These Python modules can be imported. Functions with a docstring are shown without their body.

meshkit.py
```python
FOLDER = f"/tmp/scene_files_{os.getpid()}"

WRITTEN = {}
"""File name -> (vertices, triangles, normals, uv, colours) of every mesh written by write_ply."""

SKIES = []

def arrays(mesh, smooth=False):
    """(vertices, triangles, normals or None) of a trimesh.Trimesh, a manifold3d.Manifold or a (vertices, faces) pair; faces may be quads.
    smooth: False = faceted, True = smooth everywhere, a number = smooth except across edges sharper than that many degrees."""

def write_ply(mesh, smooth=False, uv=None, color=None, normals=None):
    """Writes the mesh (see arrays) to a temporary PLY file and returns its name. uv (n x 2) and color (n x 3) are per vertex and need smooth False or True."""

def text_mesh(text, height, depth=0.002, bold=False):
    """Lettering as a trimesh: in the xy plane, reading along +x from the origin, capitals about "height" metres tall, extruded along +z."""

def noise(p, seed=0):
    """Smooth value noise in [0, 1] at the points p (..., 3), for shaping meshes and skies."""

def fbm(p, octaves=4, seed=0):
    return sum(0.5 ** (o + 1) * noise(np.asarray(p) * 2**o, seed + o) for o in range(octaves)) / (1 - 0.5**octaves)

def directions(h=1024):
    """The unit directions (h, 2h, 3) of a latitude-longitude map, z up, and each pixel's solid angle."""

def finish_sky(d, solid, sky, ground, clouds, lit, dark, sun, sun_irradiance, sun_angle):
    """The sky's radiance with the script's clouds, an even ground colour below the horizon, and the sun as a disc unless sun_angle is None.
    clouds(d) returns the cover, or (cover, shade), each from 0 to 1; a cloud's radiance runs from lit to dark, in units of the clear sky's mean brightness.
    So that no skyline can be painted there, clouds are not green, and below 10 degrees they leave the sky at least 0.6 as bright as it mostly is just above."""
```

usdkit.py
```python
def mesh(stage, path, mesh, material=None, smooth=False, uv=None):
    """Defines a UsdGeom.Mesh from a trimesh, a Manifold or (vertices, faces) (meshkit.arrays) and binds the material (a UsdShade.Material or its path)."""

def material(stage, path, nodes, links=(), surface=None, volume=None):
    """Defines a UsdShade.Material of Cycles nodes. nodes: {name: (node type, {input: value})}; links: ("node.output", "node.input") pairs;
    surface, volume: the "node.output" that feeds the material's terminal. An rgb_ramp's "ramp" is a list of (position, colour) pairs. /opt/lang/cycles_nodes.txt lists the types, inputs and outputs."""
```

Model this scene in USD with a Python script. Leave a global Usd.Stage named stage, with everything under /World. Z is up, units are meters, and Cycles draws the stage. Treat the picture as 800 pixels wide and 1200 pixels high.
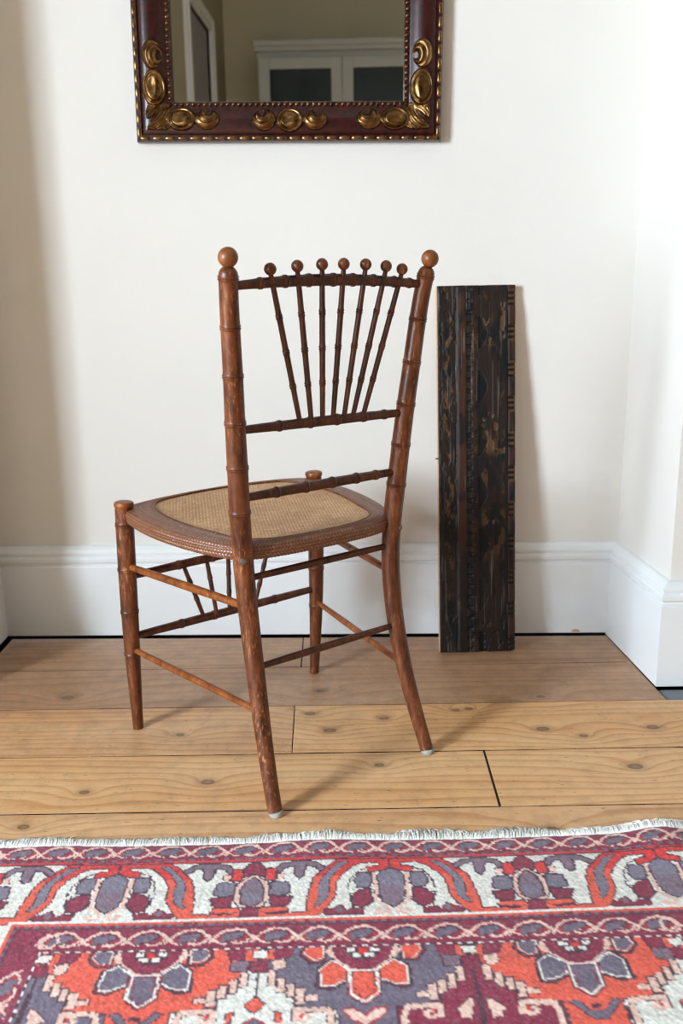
import math, random
import numpy as np, trimesh, shapely
from shapely.geometry import Polygon, LineString, Point
from scipy.interpolate import CubicSpline
import usdkit, meshkit
from pxr import Gf, Sdf, Usd, UsdGeom, UsdLux, UsdShade, Vt

stage = Usd.Stage.CreateInMemory()
UsdGeom.SetStageUpAxis(stage, 'Z'); UsdGeom.SetStageMetersPerUnit(stage, 1.0)
UsdGeom.Xform.Define(stage, '/World'); UsdGeom.Scope.Define(stage, '/World/Looks')
rng = np.random.default_rng(7); random.seed(7)

# ------------------------------------------------------------------ camera, daylight, exposure
FPX, PITCH, YAW, ROLL, CAMH = 1079.72, .244132, .00730484, -.0126587, .83
cp, sp, cy_, sy_ = math.cos(PITCH), math.sin(PITCH), math.cos(YAW), math.sin(YAW)
FW = np.array([sy_*cp, cy_*cp, -sp]); RT0 = np.array([cy_, -sy_, 0.]); UP0 = np.cross(RT0, FW)
RT = RT0*math.cos(ROLL) + UP0*math.sin(ROLL); UP = UP0*math.cos(ROLL) - RT0*math.sin(ROLL)
cam = UsdGeom.Camera.Define(stage, '/World/camera')
cam.AddTransformOp().Set(Gf.Matrix4d(*RT, 0, *UP, 0, *(-FW), 0, 0, 0, CAMH, 1))
cam.CreateHorizontalApertureAttr(15.6); cam.CreateVerticalApertureAttr(23.4)
cam.CreateFocalLengthAttr(15.6*FPX/800)
cam.CreateFStopAttr(3.2); cam.CreateFocusDistanceAttr(1.58)
cam.CreateExposureAttr(0.0)

def material(name, nodes, links=(), surface=None, volume=None):
    return usdkit.material(stage, '/World/Looks/'+name, nodes, links, surface, volume)

DAY = (0.73, 0.865, 1.0)
dome = UsdLux.DomeLight.Define(stage, '/World/overcast_sky')
dome.CreateIntensityAttr(1.0); dome.CreateColorAttr(Gf.Vec3f(*DAY))
def window_daylight(name, x, y, z, w, h, deg, power):          # overcast sky just outside a window, shining in
    l = UsdLux.RectLight.Define(stage, '/World/'+name)
    l.AddTranslateOp().Set((x, y, z)); l.AddRotateXYZOp().Set((90, 0, deg))
    l.CreateWidthAttr(w); l.CreateHeightAttr(h); l.CreateIntensityAttr(power); l.CreateColorAttr(Gf.Vec3f(*DAY))
    return l
WIN = (-.80, .22, .50, 1.90)                                      # the window in wall_bay: y0, y1, z0, z1
XL2, XBAY, YBAY = -1.0, -2.0, -1.05                                # wall_left carries the door; beyond YBAY the room widens into a bay with the window
window_daylight('window_daylight', XBAY-.17, (WIN[0]+WIN[1])/2, (WIN[2]+WIN[3])/2, WIN[1]-WIN[0], WIN[3]-WIN[2], -90, 86.0)

# ------------------------------------------------------------------ helpers
USED = {}
def numbered(path):
    n = USED.get(path, 0); USED[path] = n+1
    return path if n == 0 else f'{path}_{n:03d}'
def lin(r, g, b):
    return tuple((c/12.92 if c <= .04045 else ((c+.055)/1.055)**2.4) for c in (r/255, g/255, b/255))
def tag(o, label=None, cat=None, group=None, kind=None):
    p = o.GetPrim() if hasattr(o, 'GetPrim') else o
    for k, v in (('label', label), ('category', cat), ('group', group), ('kind', kind)):
        if v: p.SetCustomDataByKey(k, v)
    return o
def path_of(parent):
    return '/World' if parent is None else str((parent.GetPrim() if hasattr(parent, 'GetPrim') else parent).GetPath())
def obj(name, mesh, mat, parent=None, smooth=35, uv=None, primvars=None, label=None):
    if primvars is not None and smooth not in (False, True): smooth = True
    m = usdkit.mesh(stage, numbered(path_of(parent)+'/'+name), mesh, mat, smooth=smooth, uv=uv)
    for k, v in (primvars or {}).items():
        v = np.asarray(v, np.float32)
        if v.ndim == 2:
            UsdGeom.PrimvarsAPI(m).CreatePrimvar(k, Sdf.ValueTypeNames.Color3fArray, 'vertex').Set(Vt.Vec3fArray.FromNumpy(v))
        else:
            UsdGeom.PrimvarsAPI(m).CreatePrimvar(k, Sdf.ValueTypeNames.FloatArray, 'vertex').Set(Vt.FloatArray.FromNumpy(v))
    if label: tag(m, label)
    return m
def thing(name, label, cat, matrix=None, group=None, kind=None):
    x = UsdGeom.Xform.Define(stage, numbered('/World/'+name))
    if matrix is not None: x.AddTransformOp().Set(Gf.Matrix4d(*np.asarray(matrix, float).T.ravel()))
    tag(x, label, cat, group, kind)
    return x
def frame(origin, ex, ey, ez):
    M = np.eye(4); M[:3, 0], M[:3, 1], M[:3, 2], M[:3, 3] = ex, ey, ez, origin
    return M
def box(x0, x1, y0, y1, z0, z1):
    b = trimesh.creation.box([x1-x0, y1-y0, z1-z0]); b.apply_translation([(x0+x1)/2, (y0+y1)/2, (z0+z1)/2]); return b
def cbox(x0, x1, y0, y1, z0, z1, c=.002):                          # box with chamfered edges
    import manifold3d as m3
    pts = []
    for X, sx in ((x0, 1), (x1, -1)):
        for Y, s2 in ((y0, 1), (y1, -1)):
            for Z, sz in ((z0, 1), (z1, -1)):
                pts += [(X+sx*c, Y+s2*c, Z), (X+sx*c, Y, Z+sz*c), (X, Y+s2*c, Z+sz*c)]
    return m3.Manifold.hull_points(pts)
def join(ms):
    out = []
    for m in ms:
        v, f, _ = meshkit.arrays(m); out.append(trimesh.Trimesh(v, f, process=False))
    return trimesh.util.concatenate(out)
def grid_faces(n, m, wrap_n=False, wrap_m=False):                  # vertex (i, j) = i*m + j
    I = np.arange(n if wrap_n else n-1); J = np.arange(m if wrap_m else m-1)
    i, j = np.meshgrid(I, J, indexing='ij'); i2, j2 = (i+1) % n, (j+1) % m
    a, b, c, d = i*m+j, i2*m+j, i2*m+j2, i*m+j2
    return np.stack([a, b, c, d], -1).reshape(-1, 4)
def cap_faces(prof):                                                # triangles that close a profile, indexed like the profile
    v2, f2 = trimesh.creation.triangulate_polygon(Polygon(prof), engine='earcut')
    ix = np.array([int(np.argmin(np.hypot(*(np.array(prof)-p).T))) for p in np.asarray(v2)[:, :2]]); return ix[np.asarray(f2)]
def tri(q): return np.vstack([q[:, [0, 1, 2]], q[:, [0, 2, 3]]])
def tube(P, r, seg=20):
    """A round bar along the points P with radius r at each, closed at both ends."""
    P = np.asarray(P, float); n = len(P); r = np.broadcast_to(np.asarray(r, float), (n,))
    T = np.gradient(P, axis=0); T /= np.linalg.norm(T, axis=1, keepdims=True)
    a = np.array([0, 0, 1.]) if abs(T[0, 2]) < .8 else np.array([1., 0, 0])
    N = np.cross(T[0], a); N /= np.linalg.norm(N); th = np.arange(seg)/seg*2*np.pi; rings = []
    for i in range(n):
        N = N - T[i]*(N@T[i]); N /= np.linalg.norm(N); B = np.cross(T[i], N)
        rings.append(P[i] + r[i]*(np.cos(th)[:, None]*N + np.sin(th)[:, None]*B))
    v = np.vstack(rings+[P[:1], P[-1:]]); f = [tri(grid_faces(n, seg, False, True))]
    k = np.arange(seg); k2 = (k+1) % seg
    f.append(np.stack([np.full(seg, n*seg), k2, k], 1)); f.append(np.stack([np.full(seg, n*seg+1), (n-1)*seg+k, (n-1)*seg+k2], 1))
    m = trimesh.Trimesh(v, np.vstack(f), process=False)
    if m.volume < 0: m.invert()
    return m
def bar(a, b, r0, rm, rings=(), seg=20, bow=(0, 0, 0), ring=.0009, swell=.0008, path=None, radius=None, step=.012):
    """A turned bamboo-style bar from a to b: radius r0 at the ends, rm in the middle, node rings at the fractions given."""
    a, b = np.asarray(a, float), np.asarray(b, float); Lg = np.linalg.norm(b-a)
    s = set(np.linspace(0, 1, max(4, int(Lg/step))))
    for c in rings:
        for d in np.linspace(-.010, .010, 25):
            if 0 <= c+d/Lg <= 1: s.add(c+d/Lg)
    s = np.array(sorted(s)); s = s[np.concatenate([[True], np.diff(s) > 1e-5])]
    P = a + np.outer(s, b-a) + np.outer(np.sin(np.pi*s), bow) if path is None else path(s)
    r = r0 + (rm-r0)*np.sin(np.pi*s)**.8 if radius is None else radius(s)
    return tube(P, r + nodes((s[:, None]-np.array(rings)[None])*Lg if len(rings) else None, ring, swell), seg)
def nodes(d, ring=.0009, swell=.0008):
    if d is None: return 0
    return (swell*np.exp(-(d/.0055)**2) + ring*(np.exp(-((d-.0019)/.00085)**2) + np.exp(-((d+.0019)/.00085)**2)) - .4*ring*np.exp(-(d/.0007)**2)).sum(1)
def ball(c, r, axis_drop=.0, sub=3):
    m = trimesh.creation.icosphere(sub, r); m.apply_translation(c); return m

# ------------------------------------------------------------------ materials
def paint(name, rgb, rough=.5, bumpiness=.0004, scale=40, vary=.03, spec=.4):
    c = np.array(lin(*rgb))
    return material(name, {
        't': ('geometry', {}), 'n': ('noise_texture', {'scale': scale, 'detail': 4., 'roughness': .6}),
        'n2': ('noise_texture', {'scale': 3., 'detail': 3.}),
        'r': ('rgb_ramp', {'ramp': [(.3, tuple(c*(1-vary))), (.7, tuple(np.minimum(c*(1+vary), .95)))]}),
        'b': ('bump', {'distance': bumpiness, 'strength': .6}),
        'p': ('principled_bsdf', {'roughness': rough, 'specular_ior_level': spec})},
        [('t.position', 'n.vector'), ('t.position', 'n2.vector'), ('n2.fac', 'r.fac'), ('r.color', 'p.base_color'), ('n.fac', 'b.height'), ('b.normal', 'p.normal')], 'p.BSDF')
M_WALL = paint('cream_emulsion', (227, 221, 214), .75, .0005, 60, .015, .25)
M_ROOM = paint('beige_emulsion', (168, 157, 134), .75, .0005, 60, .015, .25)
M_FAR = paint('pale_beige_emulsion', (220, 210, 184), .75, .0005, 60, .015, .25)
M_CEIL = paint('ceiling_white', (176, 170, 160), .8, .0004, 60)
M_TRIM = paint('white_gloss', (232, 232, 232), .32, .0005, 30, .02, .5)
M_CAB = paint('cabinet_white', (190, 192, 190), .5, .0003, 30, .02)
M_DOOR = paint('grey_mauve_paint', (150, 142, 146), .5, .0003, 30, .03)
M_DARK = paint('dark_void', (14, 12, 11), .95, .0003, 40, .03, 0.)
M_SLATE = paint('slate', (118, 122, 130), .55, .0006, 50, .08)
M_METAL = material('tarnished_steel', {'p': ('principled_bsdf', {'base_color': lin(122, 112, 104), 'metallic': 1., 'roughness': .55})}, (), 'p.BSDF')
M_BRASS = material('brass', {'p': ('principled_bsdf', {'base_color': lin(170, 130, 70), 'metallic': 1., 'roughness': .35})}, (), 'p.BSDF')
M_MIRROR = material('silvered_glass', {'n': ('noise_texture', {'scale': 6., 'detail': 3.}), 'p': ('principled_bsdf', {'base_color': (.78, .80, .77), 'metallic': 1., 'roughness': .0})}, (), 'p.BSDF')
M_GLASS = material('window_glass', {'f': ('layer_weight', {'blend': .12}), 't': ('transparent_bsdf', {'color': (.97, .98, .98)}), 'g': ('glossy_bsdf', {'roughness': 0., 'color': (1., 1., 1.)}), 'm': ('mix_closure', {})},
                   [('f.facing', 'm.fac'), ('t.BSDF', 'm.closure1'), ('g.BSDF', 'm.closure2')], 'm.closure')
M_CABGLASS = material('dark_cabinet_glass', {'p': ('principled_bsdf', {'base_color': lin(22, 34, 38), 'roughness': .12, 'specular_ior_level': .5})}, (), 'p.BSDF')
M_FELT = paint('grey_felt', (168, 164, 158), .95, .0006, 400, .1)

def chair_wood(name, dark, mid, light, flecks=.62, scale=1.0):
    """Worn varnish: mottled brown, fine grain along the part, pale flecks where it has chipped."""
    return material(name, {
        't': ('texture_coordinate', {}), 'm1': ('mapping', {'scale': (60., 60., 14.)}), 'm2': ('mapping', {'scale': (260., 260., 60.)}),
        'n1': ('noise_texture', {'scale': 1.*scale, 'detail': 5., 'roughness': .65}), 'n2': ('noise_texture', {'scale': 1.*scale, 'detail': 4., 'roughness': .7}),
        'n3': ('noise_texture', {'scale': 9., 'detail': 3.}),
        'r1': ('rgb_ramp', {'ramp': [(.30, lin(*dark)), (.55, lin(*mid)), (.78, tuple(.5*np.array(lin(*mid))+.5*np.array(lin(*light))))]}),
        'r2': ('rgb_ramp', {'ramp': [(flecks, (0, 0, 0)), (flecks+.10, (1, 1, 1))]}),
        'r3': ('rgb_ramp', {'ramp': [(.45, (.12, .12, .12)), (.7, (1, 1, 1))]}),
        'mu': ('math', {'math_type': 'multiply'}),
        'c': ('mix_color', {'b': lin(*light)}),
        'ro': ('map_range', {'from_min': .3, 'from_max': .7, 'to_min': .30, 'to_max': .52}),
        'b': ('bump', {'distance': .0004, 'strength': .5}),
        'p': ('principled_bsdf', {'specular_ior_level': .4, 'coat_weight': .10, 'coat_roughness': .25})},
        [('t.object', 'm1.vector'), ('t.object', 'm2.vector'), ('t.object', 'n3.vector'), ('m1.vector', 'n1.vector'), ('m2.vector', 'n2.vector'), ('n1.fac', 'r1.fac'), ('n2.fac', 'r2.fac'), ('n3.fac', 'r3.fac'),
         ('r2.color', 'mu.value1'), ('r3.color', 'mu.value2'), ('mu.value', 'c.fac'), ('r1.color', 'c.a'), ('c.result', 'p.base_color'), ('n1.fac', 'ro.value'), ('ro.result', 'p.roughness'), ('n2.fac', 'b.height'), ('b.normal', 'p.normal')], 'p.BSDF')
M_POST = chair_wood('varnished_post', (48, 22, 11), (105, 51, 22), (184, 120, 70), .55)
M_RAIL = chair_wood('varnished_rail', (40, 19, 11), (84, 40, 22), (150, 92, 58), .60)
M_SIDE = chair_wood('varnished_stretcher', (78, 38, 14), (140, 72, 27), (196, 132, 74), .57)
M_BALL = chair_wood('worn_finial', (82, 42, 18), (130, 72, 32), (180, 120, 70), .6)

M_RIM = material('rim_weave', {'a': ('attribute', {'attribute': 'col'}), 't': ('texture_coordinate', {}), 'n': ('noise_texture', {'scale': 500., 'detail': 3.}),
    'b': ('bump', {'distance': .0002, 'strength': .5}), 'p': ('principled_bsdf', {'roughness': .29, 'specular_ior_level': .6})},
    [('t.object', 'n.vector'), ('a.color', 'p.base_color'), ('n.fac', 'b.height'), ('b.normal', 'p.normal')], 'p.BSDF')
M_CANE = material('cane_weave', {'a': ('attribute', {'attribute': 'col'}), 't': ('texture_coordinate', {}), 'n': ('noise_texture', {'scale': 600., 'detail': 3.}),
    'b': ('bump', {'distance': .0002, 'strength': .4}), 'p': ('principled_bsdf', {'roughness': .5, 'specular_ior_level': .4})},
    [('t.object', 'n.vector'), ('a.color', 'p.base_color'), ('n.fac', 'b.height'), ('b.normal', 'p.normal')], 'p.BSDF')

# ------------------------------------------------------------------ the room
A = np.array([-.798, 2.109]); B = np.array([.6454, 2.0718])        # back skirting face, its two corners
tW = (B-A)/np.linalg.norm(B-A); nW = np.array([-tW[1], tW[0]])     # along the back wall, and into it
SK = .022
WA, WB = A + nW*SK - tW*SK, B + nW*SK + tW*SK                       # wall corners
C = np.array([.6646, 1.773]); sdir = (C-B)/np.linalg.norm(C-B); sn = np.array([-sdir[1], sdir[0]])   # the alcove side, running towards the room; sn points into the wall
WC = C + sn*SK + np.array([0, SK])
HCEIL, YF, XR = 3.05, -2.92, 2.60
def slab(p, q, into, z0=0, z1=HCEIL, t=.2):
    p, q, into = map(np.asarray, (p, q, into))
    poly = Polygon([p, q, q+into*t, p+into*t]); m = trimesh.creation.extrude_polygon(poly, z1-z0, engine='earcut'); m.apply_translation([0, 0, z0]); return m
def struct(name, mesh, mat, label=None, smooth=False):
    o = obj(name, mesh, mat, None, smooth); tag(o, label, None, None, 'structure'); return o
struct('wall_back', slab(WA-tW*.3, WB, nW, .05), M_WALL, 'cream back wall of the alcove behind the chair and the mirror')
struct('wall_right', slab(WC, WB-sdir*.2, np.array([1., 0]), .05, HCEIL, .06), M_WALL, 'short side wall of the alcove at right')
struct('wall_chimney', slab((WC[0]+.056, WC[1]), (XR, WC[1]), np.array([0, 1.])), M_WALL, 'front of the chimney breast beyond the alcove')
XL = WA[0]
import manifold3d as m3
def man(m):
    v, f, _ = meshkit.arrays(m)
    m = trimesh.Trimesh(v, f); m.merge_vertices()
    return m3.Manifold(m3.Mesh(np.asarray(m.vertices, np.float32), np.asarray(m.faces, np.uint32)))
DOOR = (-2.30, -1.57, 2.42)
STY = 1.795                                                       # where the alcove's left side ends
wl = man(box(XL2-.30, XL2, YF, YBAY, 0, HCEIL)) - man(box(XL2-.4, XL2+.1, DOOR[0], DOOR[1], -.1, DOOR[2]))
struct('wall_left', wl, M_ROOM, 'left wall of the room with the grey door')
wb_ = man(box(XBAY-.14, XBAY, YBAY-.2, 2.4, 0, HCEIL)) - man(box(XBAY-.4, XBAY+.1, WIN[0], WIN[1], WIN[2], WIN[3]))
struct('wall_bay', wb_, M_ROOM, 'wall of the side bay with the window that lights the alcove')
struct('wall_bay_return', box(XBAY, XL2-.3, YBAY-.2, YBAY, 0, HCEIL), M_ROOM, 'short wall at the near end of the bay')
struct('wall_bay_end', box(XBAY, XL-.2, STY, STY+.2, 0, HCEIL), M_ROOM, 'far end wall of the bay beside the alcove')
struct('wall_alcove', slab((XL, STY), WA+np.array([0, .2]), np.array([-1., 0]), .05), M_WALL, 'short side wall of the alcove at left')
struct('wall_front', box(XBAY-.3, XR+.2, YF-.2, YF, 0, HCEIL), M_FAR, 'cream wall behind the camera, seen in the mirror')
struct('wall_fireside', box(XR, XR+.2, YF-.2, WC[1]+.2, 0, HCEIL), M_ROOM, 'far right wall of the room outside the picture')
struct('ceiling', box(XBAY-.5, XR+.4, YF-.4, 2.6, HCEIL, HCEIL+.12), M_CEIL, 'plain white ceiling')
# skirting: one profile swept along each wall, mitred at the corners
PROF = [(0, .006), (.0215, .006), (.022, .008), (.022, .178), (.0212, .181), (.0172, .183), (.0172, .1865), (.0205, .1885), (.0222, .192), (.0222, .199), (.0205, .2025), (.0168, .2045), (.0168, .2075), (.0188, .2095), (.0185, .214), (.0150, .2205), (.0085, .2265), (.004, .228), (0, .228)]
def skirting(name, p, q, into, d0, d1, label, gap=.006):
    """Wall foot line p-q; d0, d1: mitre direction of each end, per unit of depth into the room."""
    p, q, d0, d1 = map(np.asarray, (p, q, d0, d1)); v = []
    for e, d in ((p, d0), (q, d1)):
        for a, z in PROF: v.append([*(e + d*a), z if z > .01 else z-.006+gap])
    n = len(PROF); f = []
    for k in range(n):
        k2 = (k+1) % n; f += [(k, k2, n+k2, n+k)]
    f = tri(np.array(f)); capp = cap_faces(PROF)
    m = trimesh.Trimesh(np.array(v), np.vstack([f, capp[:, ::-1], capp+n]), process=False); trimesh.repair.fix_normals(m)
    return struct(name, m, M_TRIM, label)
skirting('baseboard_back', WA, WB, nW, (A-WA)/SK, (B-WB)/SK, 'tall white skirting board along the back wall')
skirting('baseboard_right', WB, WC, sn, (B-WB)/SK, (C-WC)/SK, 'white skirting board on the alcove side at right', .0022)
skirting('baseboard_chimney', WC, (XR, WC[1]), (0, 1), (C-WC)/SK, (0., -1.), 'white skirting board around the chimney breast corner', .0022)
skirting('baseboard_alcove', (XL, STY), WA, (-1, 0), (1., -1.), (A-WA)/SK, 'white skirting board on the alcove side at left')
skirting('baseboard_left', (XL2, DOOR[1]+.10), (XL2, YBAY), (-1, 0), (1., 0), (1., 1.), 'white skirting board along the left wall')
skirting('baseboard_bay', (XBAY, STY), (XL, STY), (0, 1), (1., -1.), (1., -1.), 'white skirting board along the end of the bay')

# the window in wall_bay: sill, frame, two sashes with panes
def window(n, y0, y1, z0, z1, label):
    w = thing(f'window_{n}', label, None, kind='structure'); x0 = XBAY-.03
    fr = [cbox(x0-.10, x0, y0, y0+.05, z0, z1), cbox(x0-.10, x0, y1-.05, y1, z0, z1), cbox(x0-.10, x0, y0+.05, y1-.05, z1-.05, z1), cbox(x0-.10, x0, y0+.05, y1-.05, z0, z0+.05)]
    obj('window_frame', join(fr), M_TRIM, w, False)
    obj('window_sill', cbox(x0, XBAY+.04, y0-.04, y1+.04, z0-.035, z0, .004), M_TRIM, w, False)
    zm = (z0+z1)/2; ym = (y0+y1)/2
    for k, (a, b, xo) in enumerate(((z0+.05, zm+.02, -.035), (zm-.02, z1-.05, -.075))):
        X = x0+xo
        ra = [cbox(X-.03, X, y0+.05, y0+.09, a, b), cbox(X-.03, X, y1-.09, y1-.05, a, b), cbox(X-.03, X, y0+.09, y1-.09, a, a+.045), cbox(X-.03, X, y0+.09, y1-.09, b-.04, b), cbox(X-.025, X-.005, ym-.011, ym+.011, a+.045, b-.04)]
        s = obj('sash', join(ra), M_TRIM, w, False)
        for (c, d) in ((y0+.09, ym-.011), (ym+.011, y1-.09)):
            obj('pane', box(X-.017, X-.013, c, d, a+.045, b-.04), M_GLASS, s, False)
    return w
window(1, *WIN, 'white sash window in the bay beside the alcove')
ar = thing('trim_1', 'white moulded window surround in the bay', None, kind='structure')
for (a, b, c, d) in ((WIN[0]-.09, WIN[0], WIN[2]-.04, WIN[3]+.09), (WIN[1], WIN[1]+.09, WIN[2]-.04, WIN[3]+.09)):
    obj('jamb_casing', join([cbox(XBAY-.002, XBAY+.018, a, b, c, d), cbox(XBAY+.018, XBAY+.028, a+.02, b-.02, c, d-.02, .006)]), M_TRIM, ar, False)
obj('head_casing', join([cbox(XBAY-.002, XBAY+.018, WIN[0], WIN[1], WIN[3], WIN[3]+.09), cbox(XBAY+.018, XBAY+.028, WIN[0], WIN[1], WIN[3]+.02, WIN[3]+.07, .006)]), M_TRIM, ar, False)
# the door in wall_left, seen only in the mirror
dr = thing('door_1', 'grey-mauve painted door with white architrave seen at left in the mirror', None, kind='structure')
X = XL2-.014
obj('door_leaf', cbox(X-.04, X, DOOR[0], DOOR[1], .008, DOOR[2]), M_DOOR, dr, False)
for (a, b) in ((DOOR[0]+.10, -.90), (-.82, DOOR[1]-.10)):
    for (c, d) in ((.22, .80), (1.0, 2.02)):
        obj('door_panel', cbox(X, X+.010, a, b, c, d, .006), M_DOOR, dr, False)
hd = obj('door_handle', ball((X+.05, DOOR[1]-.06, 1.0), .026), M_BRASS, dr, True); obj('handle_plate', cbox(X, X+.012, DOOR[1]-.085, DOOR[1]-.035, .93, 1.07), M_BRASS, hd, False)
for (a, b, c) in ((DOOR[0]-.09, DOOR[0], 'jamb_casing'), (DOOR[1], DOOR[1]+.09, 'jamb_casing')):
    obj(c, join([cbox(XL2-.06, XL2+.018, a if a < DOOR[0] else a, b, 0, DOOR[2]+.09), cbox(XL2+.018, XL2+.03, a+.02, b-.02, 0, DOOR[2]+.07, .006)]), M_TRIM, dr, False)
obj('head_casing', join([cbox(XL2-.06, XL2+.018, DOOR[0], DOOR[1], DOOR[2], DOOR[2]+.09), cbox(XL2+.018, XL2+.03, DOOR[0], DOOR[1], DOOR[2]+.02, DOOR[2]+.07, .006)]), M_TRIM, dr, False)

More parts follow.
